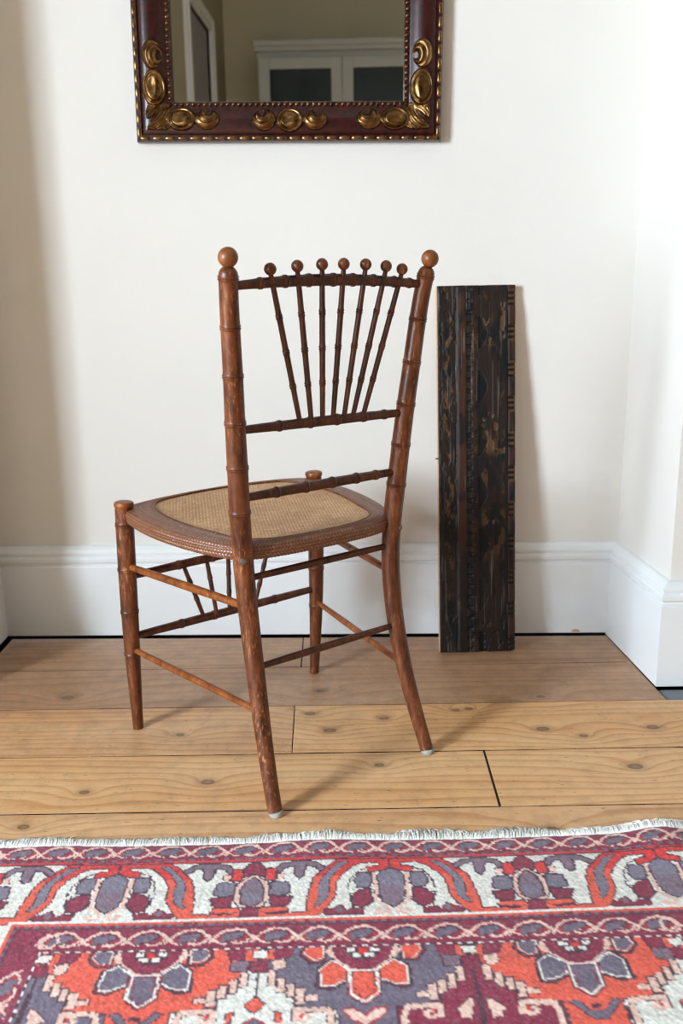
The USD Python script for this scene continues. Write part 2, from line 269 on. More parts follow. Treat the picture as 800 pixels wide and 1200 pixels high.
# floor: old pine boards on a dark void
KNOTS = [(-.560, 1.716+.055, .013), (-.225, 1.427, .012), (-.30, 1.60, .008), (-.035, 1.785, .010), (-.016, 1.607, .013), (-.055, 1.68, .011), (.090, 1.655, .010), (.072, 1.475, .009), (.235, 1.685, .008), (.262, 1.69, .008),
         (.520, 1.455, .014), (.417, 1.74, .008), (.39, 1.60, .013), (.46, 1.57, .009), (-.43, 1.40, .009), (.60, 1.60, .012), (-.50, 1.30, .01), (.33, 1.27, .011), (.1, 1.2, .012)]
def pine(name, dark, mid, light, dirt, grain=1.0, dirtcol=(118, 92, 70), seed=0.):
    nd = {'g': ('geometry', {}), 'sx': ('separate_xyz', {}), 'nw': ('noise_texture', {'scale': 1., 'detail': 2.}), 'mw': ('mapping', {'scale': (.8, 7., 1.), 'location': (seed, seed*1.7, 0)})}
    lk = [('g.position', 'sx.vector'), ('g.position', 'mw.vector'), ('mw.vector', 'nw.vector')]
    warp, near = None, None
    for i, (kx, ky, kr) in enumerate(KNOTS):                         # rings of grain flow around each knot
        kr *= .62; nd[f'm{i}'] = ('mapping', {'location': (-kx/(kr*1.5), -ky/kr, 0), 'scale': (1/(kr*1.5), 1/kr, 0)})
        nd[f'l{i}'] = ('vector_math', {'math_type': 'length'})
        lk += [('g.position', f'm{i}.vector'), (f'm{i}.vector', f'l{i}.vector1')]
        nd[f'e{i}'] = ('math', {'math_type': 'multiply', 'value2': -.22}); nd[f'x{i}'] = ('math', {'math_type': 'exponent'})
        lk += [(f'l{i}.value', f'e{i}.value1'), (f'e{i}.value', f'x{i}.value1')]
        if warp is None: warp, near = f'x{i}.value', f'l{i}.value'
        else:
            nd[f'a{i}'] = ('math', {'math_type': 'add'}); nd[f'n{i}'] = ('math', {'math_type': 'minimum'})
            lk += [(warp, f'a{i}.value1'), (f'x{i}.value', f'a{i}.value2'), (near, f'n{i}.value1'), (f'l{i}.value', f'n{i}.value2')]
            warp, near = f'a{i}.value', f'n{i}.value'
    nd.update({
        'yy': ('math', {'math_type': 'multiply_add', 'value2': 46.*grain}),      # y*k + 2*noise
        'nm': ('math', {'math_type': 'multiply', 'value2': 5.}), 'wm': ('math', {'math_type': 'multiply_add', 'value2': 2.6}),
        'sn': ('math', {'math_type': 'fraction'}), 'rg': ('rgb_ramp', {'ramp': [(0., (0, 0, 0)), (.55, (.25, .25, .25)), (.88, (1, 1, 1)), (.97, (.7, .7, .7)), (1., (0, 0, 0))]}),
        'mf': ('mapping', {'scale': (9., 420., 1.)}), 'nf': ('noise_texture', {'scale': 1., 'detail': 3.}), 
        'mb': ('mapping', {'scale': (1.3, 6., 1.), 'location': (3.+seed, 1., 0)}), 'nb': ('noise_texture', {'scale': 1., 'detail': 4., 'roughness': .6}),
        'rc': ('rgb_ramp', {'ramp': [(.25, lin(*light)), (.6, lin(*mid)), (1., lin(*dark))]}),
        'gm': ('math', {'math_type': 'multiply_add', 'value2': .30}), 'gb': ('math', {'math_type': 'multiply_add', 'value2': .85}), 'gf': ('math', {'math_type': 'multiply_add', 'value2': .40, 'value3': -.20}),
        'rk': ('rgb_ramp', {'ramp': [(0., (.55, .55, .55)), (.12, (.75, .75, .75)), (.19, (.85, .85, .85)), (.225, (.35, .35, .35)), (.32, (.22, .22, .22)), (.55, (0, 0, 0))]}), 'kd': ('math', {'math_type': 'multiply', 'value2': .20}),
        'ck': ('mix_color', {'b': lin(96, 62, 40)}),
        'nd': ('noise_texture', {'scale': 26., 'detail': 5., 'roughness': .7}), 'rd': ('rgb_ramp', {'ramp': [(.50-.1*dirt, (0, 0, 0)), (.78, (1, 1, 1))]}), 'dm': ('math', {'math_type': 'multiply', 'value2': .75*dirt}),
        'cd': ('mix_color', {'b': lin(*dirtcol)}),
        'ms': ('mapping', {'scale': (55., 260., 1.), 'location': (seed, 7., 0.)}), 'nsn': ('noise_texture', {'scale': 1., 'detail': 2.}), 'rs': ('rgb_ramp', {'ramp': [(.68, (0, 0, 0)), (.72, (1, 1, 1))]}), 'sm': ('math', {'math_type': 'multiply', 'value2': .75}), 'cs': ('mix_color', {'b': lin(66, 48, 36)}),
        'mp': ('mapping', {'scale': (70., 110., 1.), 'location': (seed+4, 2., 0.)}), 'np': ('noise_texture', {'scale': 1., 'detail': 3.}), 'rp': ('rgb_ramp', {'ramp': [(.70, (0, 0, 0)), (.78, (1, 1, 1))]}), 'pm': ('math', {'math_type': 'multiply', 'value2': .5}), 'cpn': ('mix_color', {'b': lin(214, 206, 198)}),
        'b': ('bump', {'distance': .0006, 'strength': .45}), 'ro': ('map_range', {'from_min': .3, 'from_max': .7, 'to_min': .36, 'to_max': .52}),
        'p': ('principled_bsdf', {'specular_ior_level': .45})})
    lk += [('sx.y', 'yy.value1'), ('nw.fac', 'nm.value1'), ('nm.value', 'yy.value3'), (warp, 'wm.value1'), ('yy.value', 'wm.value3'), ('wm.value', 'sn.value1'), ('sn.value', 'rg.fac'),
           ('g.position', 'mf.vector'), ('mf.vector', 'nf.vector'), ('g.position', 'mb.vector'), ('mb.vector', 'nb.vector'),
           ('nf.fac', 'gf.value1'), ('nb.fac', 'gb.value1'), ('gf.value', 'gb.value3'), ('rg.color', 'gm.value1'), ('gb.value', 'gm.value3'), ('gm.value', 'rc.fac'),
           (near, 'kd.value1'), ('kd.value', 'rk.fac'), ('rk.color', 'ck.fac'), ('rc.color', 'ck.a'),
           ('g.position', 'nd.vector'), ('nd.fac', 'rd.fac'), ('rd.color', 'dm.value1'), ('dm.value', 'cd.fac'), ('ck.result', 'cd.a'),
           ('g.position', 'ms.vector'), ('ms.vector', 'nsn.vector'), ('nsn.fac', 'rs.fac'), ('rs.color', 'sm.value1'), ('sm.value', 'cs.fac'), ('cd.result', 'cs.a'),
           ('g.position', 'mp.vector'), ('mp.vector', 'np.vector'), ('np.fac', 'rp.fac'), ('rp.color', 'pm.value1'), ('pm.value', 'cpn.fac'), ('cs.result', 'cpn.a'), ('cpn.result', 'p.base_color'),
           ('nf.fac', 'b.height'), ('b.normal', 'p.normal'), ('nb.fac', 'ro.value'), ('ro.result', 'p.roughness')]
    return material(name, nd, lk, 'p.BSDF')
PINE = [pine('pine_bright', (178, 114, 64), (214, 160, 106), (231, 190, 142), .45, 1.0, seed=0.),
        pine('pine_mid', (170, 112, 68), (206, 152, 104), (223, 180, 134), .6, .8, seed=5.),
        pine('pine_worn', (146, 104, 74), (174, 130, 96), (190, 150, 116), .9, .7, (128, 104, 84), seed=11.)]
floor = thing('floor', 'old bare pine floorboards with dark gaps and knots', None, kind='structure')
obj('subfloor', box(XBAY-.3, XR+.2, YF-.2, 2.35, -.12, -.045), M_DARK, floor, False)
M_JOINT = paint('joint_dirt', (52, 38, 29), .95, .0004, 300, .2, .1)
def joint(x0, x1, y, w, x1b=None, y1=None):
    """The dirt packed into a gap between boards, a little below the surface."""
    if y1 is None: obj('joint_filling', box(x0, x1, y-w/2, y+w/2, -.02, -.0005), M_JOINT, floor, False)
    else: obj('joint_filling', trimesh.creation.extrude_polygon(Polygon([(x0, y), (x0+w, y), (x1+w, y1), (x1, y1)]), .0195, engine='earcut').apply_translation([0, 0, -.02]), M_JOINT, floor, False)
def plank(x0, x1, y0, y1, k, dx0=0., dx1=0., g=.0009):
    """One board: slightly wavering long edges, worn arrises, its own small height difference. dx: how far an end leans along its cut."""
    ya, yb = (y1, y1) if np.ndim(y1) == 0 else y1; c = .0007; dz = -.0004*rng.random(); s = np.linspace(0, 1, 13); jit = lambda: (rng.random(13)-.5)*.0016
    lo = np.stack([(x0+dx0)*(1-s)+(x1+dx1)*s, y0+g+jit()], 1); hi = np.stack([x0*(1-s)+x1*s, (ya*(1-s)+yb*s)-g+jit()], 1)
    v = []
    for p, q, o in zip(lo, hi, np.r_[c, np.zeros(11), -c]):
        v += [(*p, -.022), (*p, dz-c), (p[0]+o, p[1]+c, dz), (q[0]+o, q[1]-c, dz), (*q, dz-c), (*q, -.022)]
    f = tri(grid_faces(13, 6, False, True)); cap = np.array([(0, 1, 5), (1, 4, 5), (1, 2, 4), (2, 3, 4)])
    m = trimesh.Trimesh(np.array(v), np.vstack([f, cap, cap[:, ::-1]+72]), process=False); trimesh.repair.fix_normals(m)
    obj('plank', m, PINE[k], floor, False)
YBl, YBr = 2.1050, 2.0705; XRa = .6470
plank(XL+.032, -.0815, 1.910, (YBl, YBl-.0195), 2); plank(-.0815+.0022, XRa, 1.910, (YBl-.0195, YBr), 2, 0., .010)
plank(XL+.032, .6560, 1.716, 1.910, 2, 0., .012, g=.0009); plank(XBAY+.004, XL+.030, 1.716, STY-.026, 2)
plank(XBAY+.004, -.0875, 1.5215, 1.716, 1, 0., .0024); plank(-.0862, XR-.01, 1.5215, 1.716, 0, .0024, 0.)
plank(XBAY+.004, .2630, 1.336, 1.5215, 0, 0., -.0030); plank(.2665, XR-.01, 1.336, 1.5215, 0, -.0030)
plank(XBAY+.004, XR-.01, 1.150, 1.336, 1)
for (a, b, y, w) in ((XL+.03, .646, 1.910, .0022), (XL+.03, -.0870, 1.716, .0040), (-.0870, .646, 1.716, .0022), (XBAY+.01, -.0870, 1.5215, .0016), (-.0870, XR-.02, 1.5215, .0040), (XBAY+.01, XR-.02, 1.336, .0024), (XBAY+.01, XR-.02, 1.150, .003)):
    joint(a, b, y, w)
joint(-.0879, -.0855, 1.5245, .0022, None, 1.713); joint(.2600, .2630, 1.339, .0040, None, 1.519); joint(-.0820, -.0820, 1.9125, .0018, None, 2.084)
yy, k = 1.150, 0
while yy > YF+.2:
    xm = [-.3, .9, .2, 1.3, -.1, .7][k % 6]
    plank(XBAY+.004 if yy-.186 > YBAY else XL2+.004, xm, yy-.186, yy, [0, 1, 0][k % 3]); plank(xm+.002, XR-.01, yy-.186, yy, [1, 0, 0][k % 3]); yy -= .186; k += 1
plank(XL2+.004, XR-.01, YF+.01, yy, 0)
hs = obj('hearth_slab', cbox(.668, XR-.02, 1.722, WC[1]-.024, -.022, -.004, .003), M_SLATE, floor, False, label='grey slate hearth strip beside the boards')

# ------------------------------------------------------------------ the chair: local axes = width, depth towards its front, up
CA = .635931; CO = np.array([1.078, 0., 0.]); e1 = np.array([math.cos(CA), math.sin(CA), 0]); e2 = np.array([-math.sin(CA), math.cos(CA), 0])
D0 = 1.98                                                         # chair origin: on the floor below the seat
chair = thing('side_chair', 'brown turned-wood side chair with ball finials and a woven cane seat', 'chair', frame(CO+D0*e2, e1, e2, [0, 0, 1.]))
zT = [0, .01, .05, .1, .15, .2, .25, .3, .35, .4, .45, .485, .557, .627, .698, .769, .8506]
wT = [.1637, .1634, .1606, .1569, .1534, .1508, .1494, .1493, .1505, .1530, .1566, .1593, .1640, .1691, .1745, .1802, .1881]
dT = [1.7640, 1.7684, 1.7841, 1.8017, 1.8172, 1.8301, 1.8407, 1.8486, 1.8534, 1.8541, 1.8515, 1.8486, 1.8419, 1.8349, 1.8264, 1.8186, 1.8046]
sw, sd = CubicSpline(zT, wT), CubicSpline(zT, np.array(dT)-D0)
def bpost(s, z): return np.stack([s*sw(z), sd(z), z], -1)
RZ = np.array([.4852, .557, .627, .698, .769, .838])
prad = CubicSpline([0, .02, .1, .2, .3, .42, .557, .70, .80, .85], [.0118, .0121, .0134, .0150, .0160, .0166, .0161, .0149, .0141, .0139])
for s in (-1, 1):
    z = set(np.linspace(.006, .835, 84))
    for c in RZ:
        z |= set(c + np.linspace(-.010, .010, 25))
    z = np.array(sorted(x for x in z if x <= .8415)); z = np.concatenate([z, np.linspace(.842, .8545, 12)])
    r = prad(np.minimum(z, .85)) + nodes(z[:, None]-RZ[None], .0012, .0005)
    e = z > .8415; r[e] = np.maximum(.0139*np.sqrt(np.maximum(1-((z[e]-.8415)/.0135)**2, 0)), .0035)
    post = obj('back_post', tube(bpost(s, z), r, 28), M_POST, chair, 40)
    top = bpost(s, .8660)
    obj('finial', join([ball(top, .0143, sub=4), tube([bpost(s, .849), bpost(s, .853)], .0062, 16)]), M_BALL, post, 40)
    foot = bpost(s, 0.0)
    pad = tube([foot+[0, 0, .0], foot+[0, 0, .0025], foot+[.0003*s, .001, .0062]], [.0108, .0120, .0116], 20)
    obj('felt_pad', pad, M_FELT, post, 40, label='pale grey felt pad under the leg')
    dirn = np.array([s*.5, -.866, 0]); c = bpost(s, .4073)
    obj('screw_head', join([tube([c+dirn*.0145, c+dirn*.0170, c+dirn*.0182, c+dirn*.0187], [.0060, .0060, .0050, .0020], 18)]), M_METAL, post, 30, label='tarnished domed screw head')
# front legs
fw_ = CubicSpline([0, .16, .45], [.2085, .2122, .2100]); fd = CubicSpline([0, .16, .45], [2.1824-D0, 2.1758-D0, 2.1722-D0])
FZ = np.array([.4087, .3239, .2413, .1567])
frad = CubicSpline([0, .05, .15, .25, .45], [.0098, .0112, .0142, .0160, .0164])
for s in (-1, 1):
    z = set(np.linspace(.0, .438, 50))
    for c in FZ: z |= set(c+np.linspace(-.010, .010, 25))
    z = np.array(sorted(z)); P = np.stack([s*fw_(z), fd(z), z], -1)
    leg = obj('front_leg', tube(P, frad(z)+nodes(z[:, None]-FZ[None], .0011, .0004), 28), M_POST, chair, 40)
    zc = np.array([.4375, .4395, .4420, .4440, .4475, .4500, .4515, .4522]); rc = np.array([.0150, .0152, .0172, .0178, .0178, .0166, .0130, .0040])
    obj('leg_cap', tube(np.stack([s*fw_(zc), fd(zc), zc], -1), rc, 28), M_SIDE, leg, 40)
# back rails
def brail(name, z0, z1, rise, r0, rm, ringw, mat=M_RAIL):
    a, b = bpost(-1, z0), bpost(1, z1); a = a*1.0; Lw = b[0]-a[0]
    fr = [(w-a[0])/Lw for w in ringw]
    def path(s):
        P = a + np.outer(s, b-a); P[:, 2] += rise*4*s*(1-s); return P
    return obj(name, bar(a, b, r0, rm, fr, 20, path=path, ring=.0010, swell=.0008), mat, chair, 40)
brail('crest_rail', .8263, .8251, .0085, .0058, .0090, (-.133, -.0895, -.047, -.001, .037, .078, .121, .153))
brail('middle_rail', .6151, .6122, .0005, .0060, .0082, (-.09, -.031, .022, .077, .122))
brail('lower_rail', .5071, .5085, .0003, .0060, .0084, (-.092, -.035, .018, .069, .111))
SB = [-.1179, -.0710, -.0263, .0146, .0575, .0993, .1335]; SZ = [.8501, .8542, .8568, .8574, .8567, .8542, .8497]
SBOT = [-.0502, -.0285, -.0065, .0144, .0364, .0547, .0765]
for wb, zb, wl_ in zip(SB, SZ, SBOT):
    a = np.array([wl_, sd(.615), .615]); b = np.array([wb, sd(zb), zb-.004])
    def rad(s): return np.where(s > .955, .0033, .0040+.0006*np.sin(np.pi*s))
    sp_ = obj('spindle', bar(a, b, .004, .0046, (.26, .49, .72), 14, ring=.0009, swell=.0006, radius=rad), M_RAIL, chair, 40)
    obj('finial', ball((wb, sd(zb), zb), .0092, sub=3), M_POST, sp_, True)
# stretchers
def bp(s, z): return bpost(s, z)
def fp(s, z): return np.array([s*fw_(z), fd(z), z])
for s in (-1, 1):
    obj('side_stretcher', bar(fp(s, .3300), bp(s, .3260), .0060, .0070, (), 18), M_SIDE, chair, 40)
    obj('side_stretcher', bar(fp(s, .1660), bp(s, .1560), .0050, .0064, (), 18), M_SIDE, chair, 40)
obj('back_stretcher', bar(bp(-1, .3725), bp(1, .3740), .0050, .0062, (), 18), M_RAIL, chair, 40)
obj('back_stretcher', bar(bp(-1, .2260), bp(1, .2290), .0048, .0064, (), 18), M_RAIL, chair, 40)
LW = .4226
for z0, z1 in ((.309, .318), (.1905, .1955)):
    obj('front_stretcher', bar(fp(-1, z0), fp(1, z1), .0065, .0084, [(.2113+q)/LW for q in (-.107, -.035, .035, .107)], 20, ring=.0008, swell=.0008), M_RAIL, chair, 40)
for a, b in ((-.0998, -.0589), (-.0484, -.0302), (.0003, -.0005), (.0484, .0300), (.0950, .0590)):
    obj('front_spindle', bar((b, fd(.193), .194), (a, fd(.313), .3135), .0038, .0044, (.34, .66), 12, ring=.0006, swell=.0006), M_RAIL, chair, 40)
# seat: woven rim and cane panel
def sym(pts):
    p = np.array(pts, float); return np.vstack([p, (p*[-1, 1])[::-1][1:-1]])
OUT = sym([(0, 1.836), (.07, 1.838), (.12, 1.845), (.152, 1.858), (.176, 1.890), (.196, 1.942), (.2085, 1.995), (.2155, 2.045), (.2175, 2.095), (.2150, 2.140), (.2065, 2.176), (.190, 2.192), (.15, 2.206), (.08, 2.217), (0, 2.221)])
INN = sym([(0, 1.853), (.06, 1.8555), (.105, 1.867), (.132, 1.888), (.150, 1.938), (.164, 1.995), (.1715, 2.05), (.170, 2.105), (.160, 2.150), (.138, 2.182), (.10, 2.195), (.06, 2.202), (0, 2.206)])
def polar(pts, n):                                                  # radius at n even angles around the seat's middle, so both outlines match
    c = np.array([0, 2.03]); q = np.vstack([pts, pts[:1]]); t = np.concatenate([[0], np.cumsum(np.linalg.norm(np.diff(q, axis=0), axis=1))])
    cs = CubicSpline(t, q, bc_type='periodic'); f = cs(np.linspace(0, t[-1], 6001)[:-1]); d = f-c; an = np.unwrap(np.arctan2(d[:, 1], d[:, 0])); an = an-an[0]
    return f, an
NT = 1400
fo, ao = polar(OUT, NT); fi, ai = polar(INN, NT)
lo = np.concatenate([[0], np.cumsum(np.linalg.norm(np.diff(fo, axis=0), axis=1))]); tt = np.linspace(0, lo[-1]*(1-1/NT), NT)
Oc = np.stack([np.interp(tt, lo, fo[:, k]) for k in (0, 1)], 1); aa = np.interp(tt, lo, ao)
Ic = np.stack([np.interp(aa, ai, fi[:, k]) for k in (0, 1)], 1)
def seat_z(d): return .4285 + (d-1.84)*.033
prof = []                                                           # (fraction inner->outer, outward offset, height below the top)
for u in np.linspace(0, 1, 22)[:-1]: prof.append((u, -.007*u, -.0015*(1-u)**2*0 + -.0022*(abs(u-.45)/.55)**2))
for a in np.linspace(0, np.pi/2, 12): prof.append((1, -.007+.0085*math.sin(a), -.0022-.0075*(1-math.cos(a))))
for q in np.linspace(0, 1, 16)[1:]: prof.append((1, .0015-.0015*q*q, -.0097-.0125*q))
for a in np.linspace(0, np.pi/2, 6)[1:]: prof.append((1, -.005*(1-math.cos(a)), -.0222-.0045*math.sin(a)))
for u in (.9, .6, .3, 0.): prof.append((u, -.005, -.0267))
prof = np.array(prof); NPf = len(prof)
dirv = Oc-Ic; dirv /= np.linalg.norm(dirv, axis=1, keepdims=True)
V = np.zeros((NT, NPf, 3))
for j, (u, o, h) in enumerate(prof):
    xy = Ic*(1-u)+Oc*u + dirv*o; V[:, j, :2] = xy; V[:, j, 2] = seat_z(xy[:, 1])+h
gt = np.roll(V, -1, 0)-np.roll(V, 1, 0); gp = np.gradient(V, axis=1); nr = np.cross(gp, gt); nr /= np.linalg.norm(nr, axis=2, keepdims=True)
pl = np.concatenate([[0], np.cumsum(np.linalg.norm(np.diff(V[NT//4], axis=0), axis=1))])[None] + 0*tt[:, None]; tl = tt[:, None] + 0*pl
row = np.floor(pl/.0058); fr1 = pl/.0058 % 1; sh = (tl + .7*pl*np.where(row % 2 > 0, 1, -1))/.0062 + .5*(row % 2); fr2 = sh % 1
hgt = np.sin(np.pi*fr1)**.6*np.sin(np.pi*fr2)**.6
top_mask = np.where(np.arange(NPf)[None] < NPf-4, 1, 0)
nsgn = 1 if nr[NT//4, 10, 2] > 0 else -1
V += nr*nsgn*(.0015*(hgt-.5)*top_mask)[..., None]
tone = meshkit.noise(np.stack([np.floor(sh), row, 0*row], -1)*1.37+.3, 3)
cr = np.array(lin(132, 82, 56)); cl = np.array(lin(192, 140, 106)); cdk = np.array(lin(52, 28, 19))
colr = cdk + (cr-cdk)*np.clip(hgt*1.6, 0, 1)[..., None]; colr = colr + (cl-colr)*(np.clip(tone-.45, 0, 1)*.9*hgt)[..., None]
V[..., 1] -= D0
fq = tri(grid_faces(NT, NPf, True, False)); 
if nsgn < 0: pass
rimm = trimesh.Trimesh(V.reshape(-1, 3), fq, process=False)
if ((np.cross(V.reshape(-1, 3)[fq[0, 1]]-V.reshape(-1, 3)[fq[0, 0]], V.reshape(-1, 3)[fq[0, 2]]-V.reshape(-1, 3)[fq[0, 0]]))[2]) < 0: rimm.invert()
obj('seat_rim', rimm, M_RIM, chair, True, primvars={'col': colr.reshape(-1, 3)}, label='glossy brown woven rush edge of the seat')
# panel: a fine grid clipped to the inner outline
ip = Polygon(Ic); gx = np.arange(-.176, .1765, .0010); gy = np.arange(1.850, 2.2095, .0010); X, Y = np.meshgrid(gx, gy, indexing='ij')
ins = shapely.contains_xy(ip.buffer(.004), X, Y)
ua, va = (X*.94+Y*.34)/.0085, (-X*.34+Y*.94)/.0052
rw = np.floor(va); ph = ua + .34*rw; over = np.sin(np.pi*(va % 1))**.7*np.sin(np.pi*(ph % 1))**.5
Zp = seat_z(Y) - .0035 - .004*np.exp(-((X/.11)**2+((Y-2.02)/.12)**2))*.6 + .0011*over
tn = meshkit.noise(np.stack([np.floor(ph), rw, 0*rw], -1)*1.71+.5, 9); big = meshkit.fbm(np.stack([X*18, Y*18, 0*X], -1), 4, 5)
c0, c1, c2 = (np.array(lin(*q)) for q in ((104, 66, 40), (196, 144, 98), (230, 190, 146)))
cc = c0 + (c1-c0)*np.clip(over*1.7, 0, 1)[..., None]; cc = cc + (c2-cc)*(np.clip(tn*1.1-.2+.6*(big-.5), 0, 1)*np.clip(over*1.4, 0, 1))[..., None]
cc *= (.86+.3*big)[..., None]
idx = -np.ones(X.shape, int); q = grid_faces(*X.shape); okq = ins.ravel()[q].all(1); q = q[okq]; used = np.unique(q); remap = -np.ones(X.size, int); remap[used] = np.arange(len(used))
Pv = np.stack([X, Y-D0, Zp], -1).reshape(-1, 3)[used]; fpn = tri(remap[q])
pm = trimesh.Trimesh(Pv, fpn, process=False)
if np.cross(Pv[fpn[0, 1]]-Pv[fpn[0, 0]], Pv[fpn[0, 2]]-Pv[fpn[0, 0]])[2] < 0: pm.invert()
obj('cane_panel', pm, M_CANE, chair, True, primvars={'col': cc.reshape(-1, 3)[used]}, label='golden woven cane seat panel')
und = trimesh.creation.extrude_polygon(ip.buffer(.003).simplify(.0005), .004, engine='earcut'); uv_ = np.array(und.vertices); uv_[:, 2] += seat_z(uv_[:, 1])-.022; uv_[:, 1] -= D0; und.vertices = uv_
obj('seat_base', und, M_RAIL, chair, False)
sI = np.linspace(0, NT-1, 220).astype(int); bd = np.c_[Ic[sI], seat_z(Ic[sI, 1])-.0012]; bd[:, 1] -= D0; bd = np.vstack([bd, bd[:1]+[1e-4, 0, 0]])
obj('cane_beading', tube(bd, .0017, 8), M_POST, chair, 60, label='thin brown cane bead around the seat panel')

# ------------------------------------------------------------------ the carved board leaning on the wall
pbl, pbr = np.array([.2382, 1.9775, 0]), np.array([.4080, 1.9808, 0]); ptl, ptr = np.array([.2299, 2.0845, .8165]), np.array([.4039, 2.0800, .8180])
BW, BT = .1725, .026
ez = (ptl+ptr)/2-(pbl+pbr)/2; BH = np.linalg.norm(ez); ez /= BH
ex = (pbr-pbl); ex -= ez*(ex@ez); ex /= np.linalg.norm(ex); ey = np.cross(ez, ex)
board = thing('carved_board', 'tall narrow black-brown carved wooden board leaning against the back wall right of the chair', 'wooden board', frame((pbl+pbr)/2+[0, -.007, .0034], ex, ey, ez))
nx, nz = 150, 640
gx = np.linspace(0, 1, nx); gz = np.linspace(0, 1, nz); GX, GZ = np.meshgrid(gx, gz, indexing='ij'); xm, zm = GX*BW, GZ*BH
N3 = lambda sx, sz, s, o=4: meshkit.fbm(np.stack([xm*sx, zm*sz, 0*xm], -1), o, s)
sm = lambda a, lo_, hi: np.clip((a-lo_)/(hi-lo_), 0, 1)
band = lambda a, b, e=.012: sm(GX, a-e, a+e)*(1-sm(GX, b-e, b+e))
h = .0006*(N3(160, 30, 1)-.5)
h += -.0013*band(.02, .24)*sm(N3(90, 45, 2), .42, .52)                  # gouged leaf band at left
h += .0016*band(.255, .36)                                          # plain raised strip
teeth = (zm/.0062 % 1); big_t = (zm/.0245 % 1)
h += band(.40, .505)*(.0014*np.sin(np.pi*teeth)**2) - band(.375, .44)*.003*sm(np.sin(2*np.pi*big_t), .2, .6)
per = (zm/.118+.31) % 1                                              # flame-shaped recesses
wdt = .12*np.clip(1-np.abs(per-.42)/.30, 0, 1)**.5
rec = ((GX > .525) & (GX < .525+wdt)).astype(float)
h -= .0026*rec
h += .0004*band(.68, .90)*(N3(220, 18, 3)-.3)
lf = sm(N3(70, 50, 8), .53, .60)*band(.56, .86)*sm(np.sin(2*np.pi*(zm/.236+.1)), -.1, .5)
h -= .002*lf
eg = (zm/.078 % 1); slots = ((eg < .46) & ((zm/.012 % 1) < .42)).astype(float)
h -= band(.915, 1.1)*.0032*slots + band(.895, .912, .006)*.0022
h -= .0005*sm(N3(420, 8, 11, 2), .66, .72)                        # long scratches
edge = np.minimum.reduce([GX, 1-GX])*BW; h -= .003*np.exp(-edge/.0016) + .002*np.exp(-np.minimum(zm, BH-zm)/.0016)
bc = np.array(lin(36, 25, 19)); red = np.array(lin(64, 38, 26)); och = np.array(lin(118, 80, 40)); blk = np.array(lin(15, 15, 18)); pale = np.array(lin(120, 112, 106))
col = bc + (red-bc)*(.9*band(.255, .36) + .55*band(.40, .505)*N3(60, 60, 21) + .8*band(.915, 1.1)*(eg > .5))[..., None]
bl_ = (N3(55, 26, 13)-.5); fade = sm(GZ, .05, .45)*(1-.35*sm(GZ, .9, 1))
def blend(c, k, w): return c + (k-c)*np.clip(w, 0, 1)[..., None]
col = blend(col, blk, .8*sm(N3(40, 14, 15), .50, .62))
col = blend(col, och, .55*fade*sm(N3(130, 60, 17), .56, .68)*(band(.07, .20)*.9 + band(.50, .86)*.55*sm(N3(40, 10, 19), .48, .6) + .4*band(.41, .50)))
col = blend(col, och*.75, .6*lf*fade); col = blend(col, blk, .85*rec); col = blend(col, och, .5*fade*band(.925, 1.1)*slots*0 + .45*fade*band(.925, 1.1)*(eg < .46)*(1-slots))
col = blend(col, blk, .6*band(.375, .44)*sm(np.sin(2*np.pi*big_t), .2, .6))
col = blend(col, pale, .55*sm(N3(420, 10, 23, 2), .72, .78)*sm(N3(20, 9, 29), .5, .6))
Vb = np.stack([(GX-.5)*BW, -h, zm], -1).reshape(-1, 3)
fb = tri(grid_faces(nx, nz)); nb_ = len(Vb)
per_ix = np.concatenate([np.arange(nx)*nz, (nx-1)*nz+np.arange(nz)[1:], (np.arange(nx)*nz+nz-1)[::-1][1:], np.arange(nz)[::-1][1:-1]])
back = Vb[per_ix].copy(); back[:, 1] = BT-.001; 
M_BOARD = material('carved_dark_wood', {'a': ('attribute', {'attribute': 'col'}), 't': ('texture_coordinate', {}), 'n': ('noise_texture', {'scale': 260., 'detail': 4., 'roughness': .7}), 'b': ('bump', {'distance': .0006, 'strength': .6}),
    'p': ('principled_bsdf', {'roughness': .52, 'specular_ior_level': .26})}, [('t.object', 'n.vector'), ('a.color', 'p.base_color'), ('n.fac', 'b.height'), ('b.normal', 'p.normal')], 'p.BSDF')
M_RAWEDGE = paint('bare_wood_edge', (206, 160, 118), .7, .0005, 120, .1)
fm = trimesh.Trimesh(Vb, fb, process=False)
if np.cross(Vb[fb[0, 1]]-Vb[fb[0, 0]], Vb[fb[0, 2]]-Vb[fb[0, 0]])[1] > 0: fm.invert()
obj('carved_face', fm, M_BOARD, board, True, primvars={'col': col.reshape(-1, 3)}, label='near-black carved face with worn ochre traces')
vv = np.vstack([Vb[per_ix]*[1, 1, 1], back]); n_ = len(per_ix); k = np.arange(n_); k2 = (k+1) % n_
sides = tri(np.stack([k, k2, n_+k2, n_+k], 1)); cen = len(vv); vv = np.vstack([vv, [[0, BT-.001, BH/2]]]); sides = np.vstack([sides, np.stack([n_+k, n_+k2, np.full(n_, cen)], 1)])
sm_ = trimesh.Trimesh(vv, sides, process=False); trimesh.repair.fix_normals(sm_)
obj('back_board', sm_, M_RAWEDGE, board, False, label='bare pale wood edge of the board')
obj('nail', tube([(-BW/2-.006, .006, .445), (-BW/2+.004, .006, .445)], .0018, 8), M_METAL, board, 30)

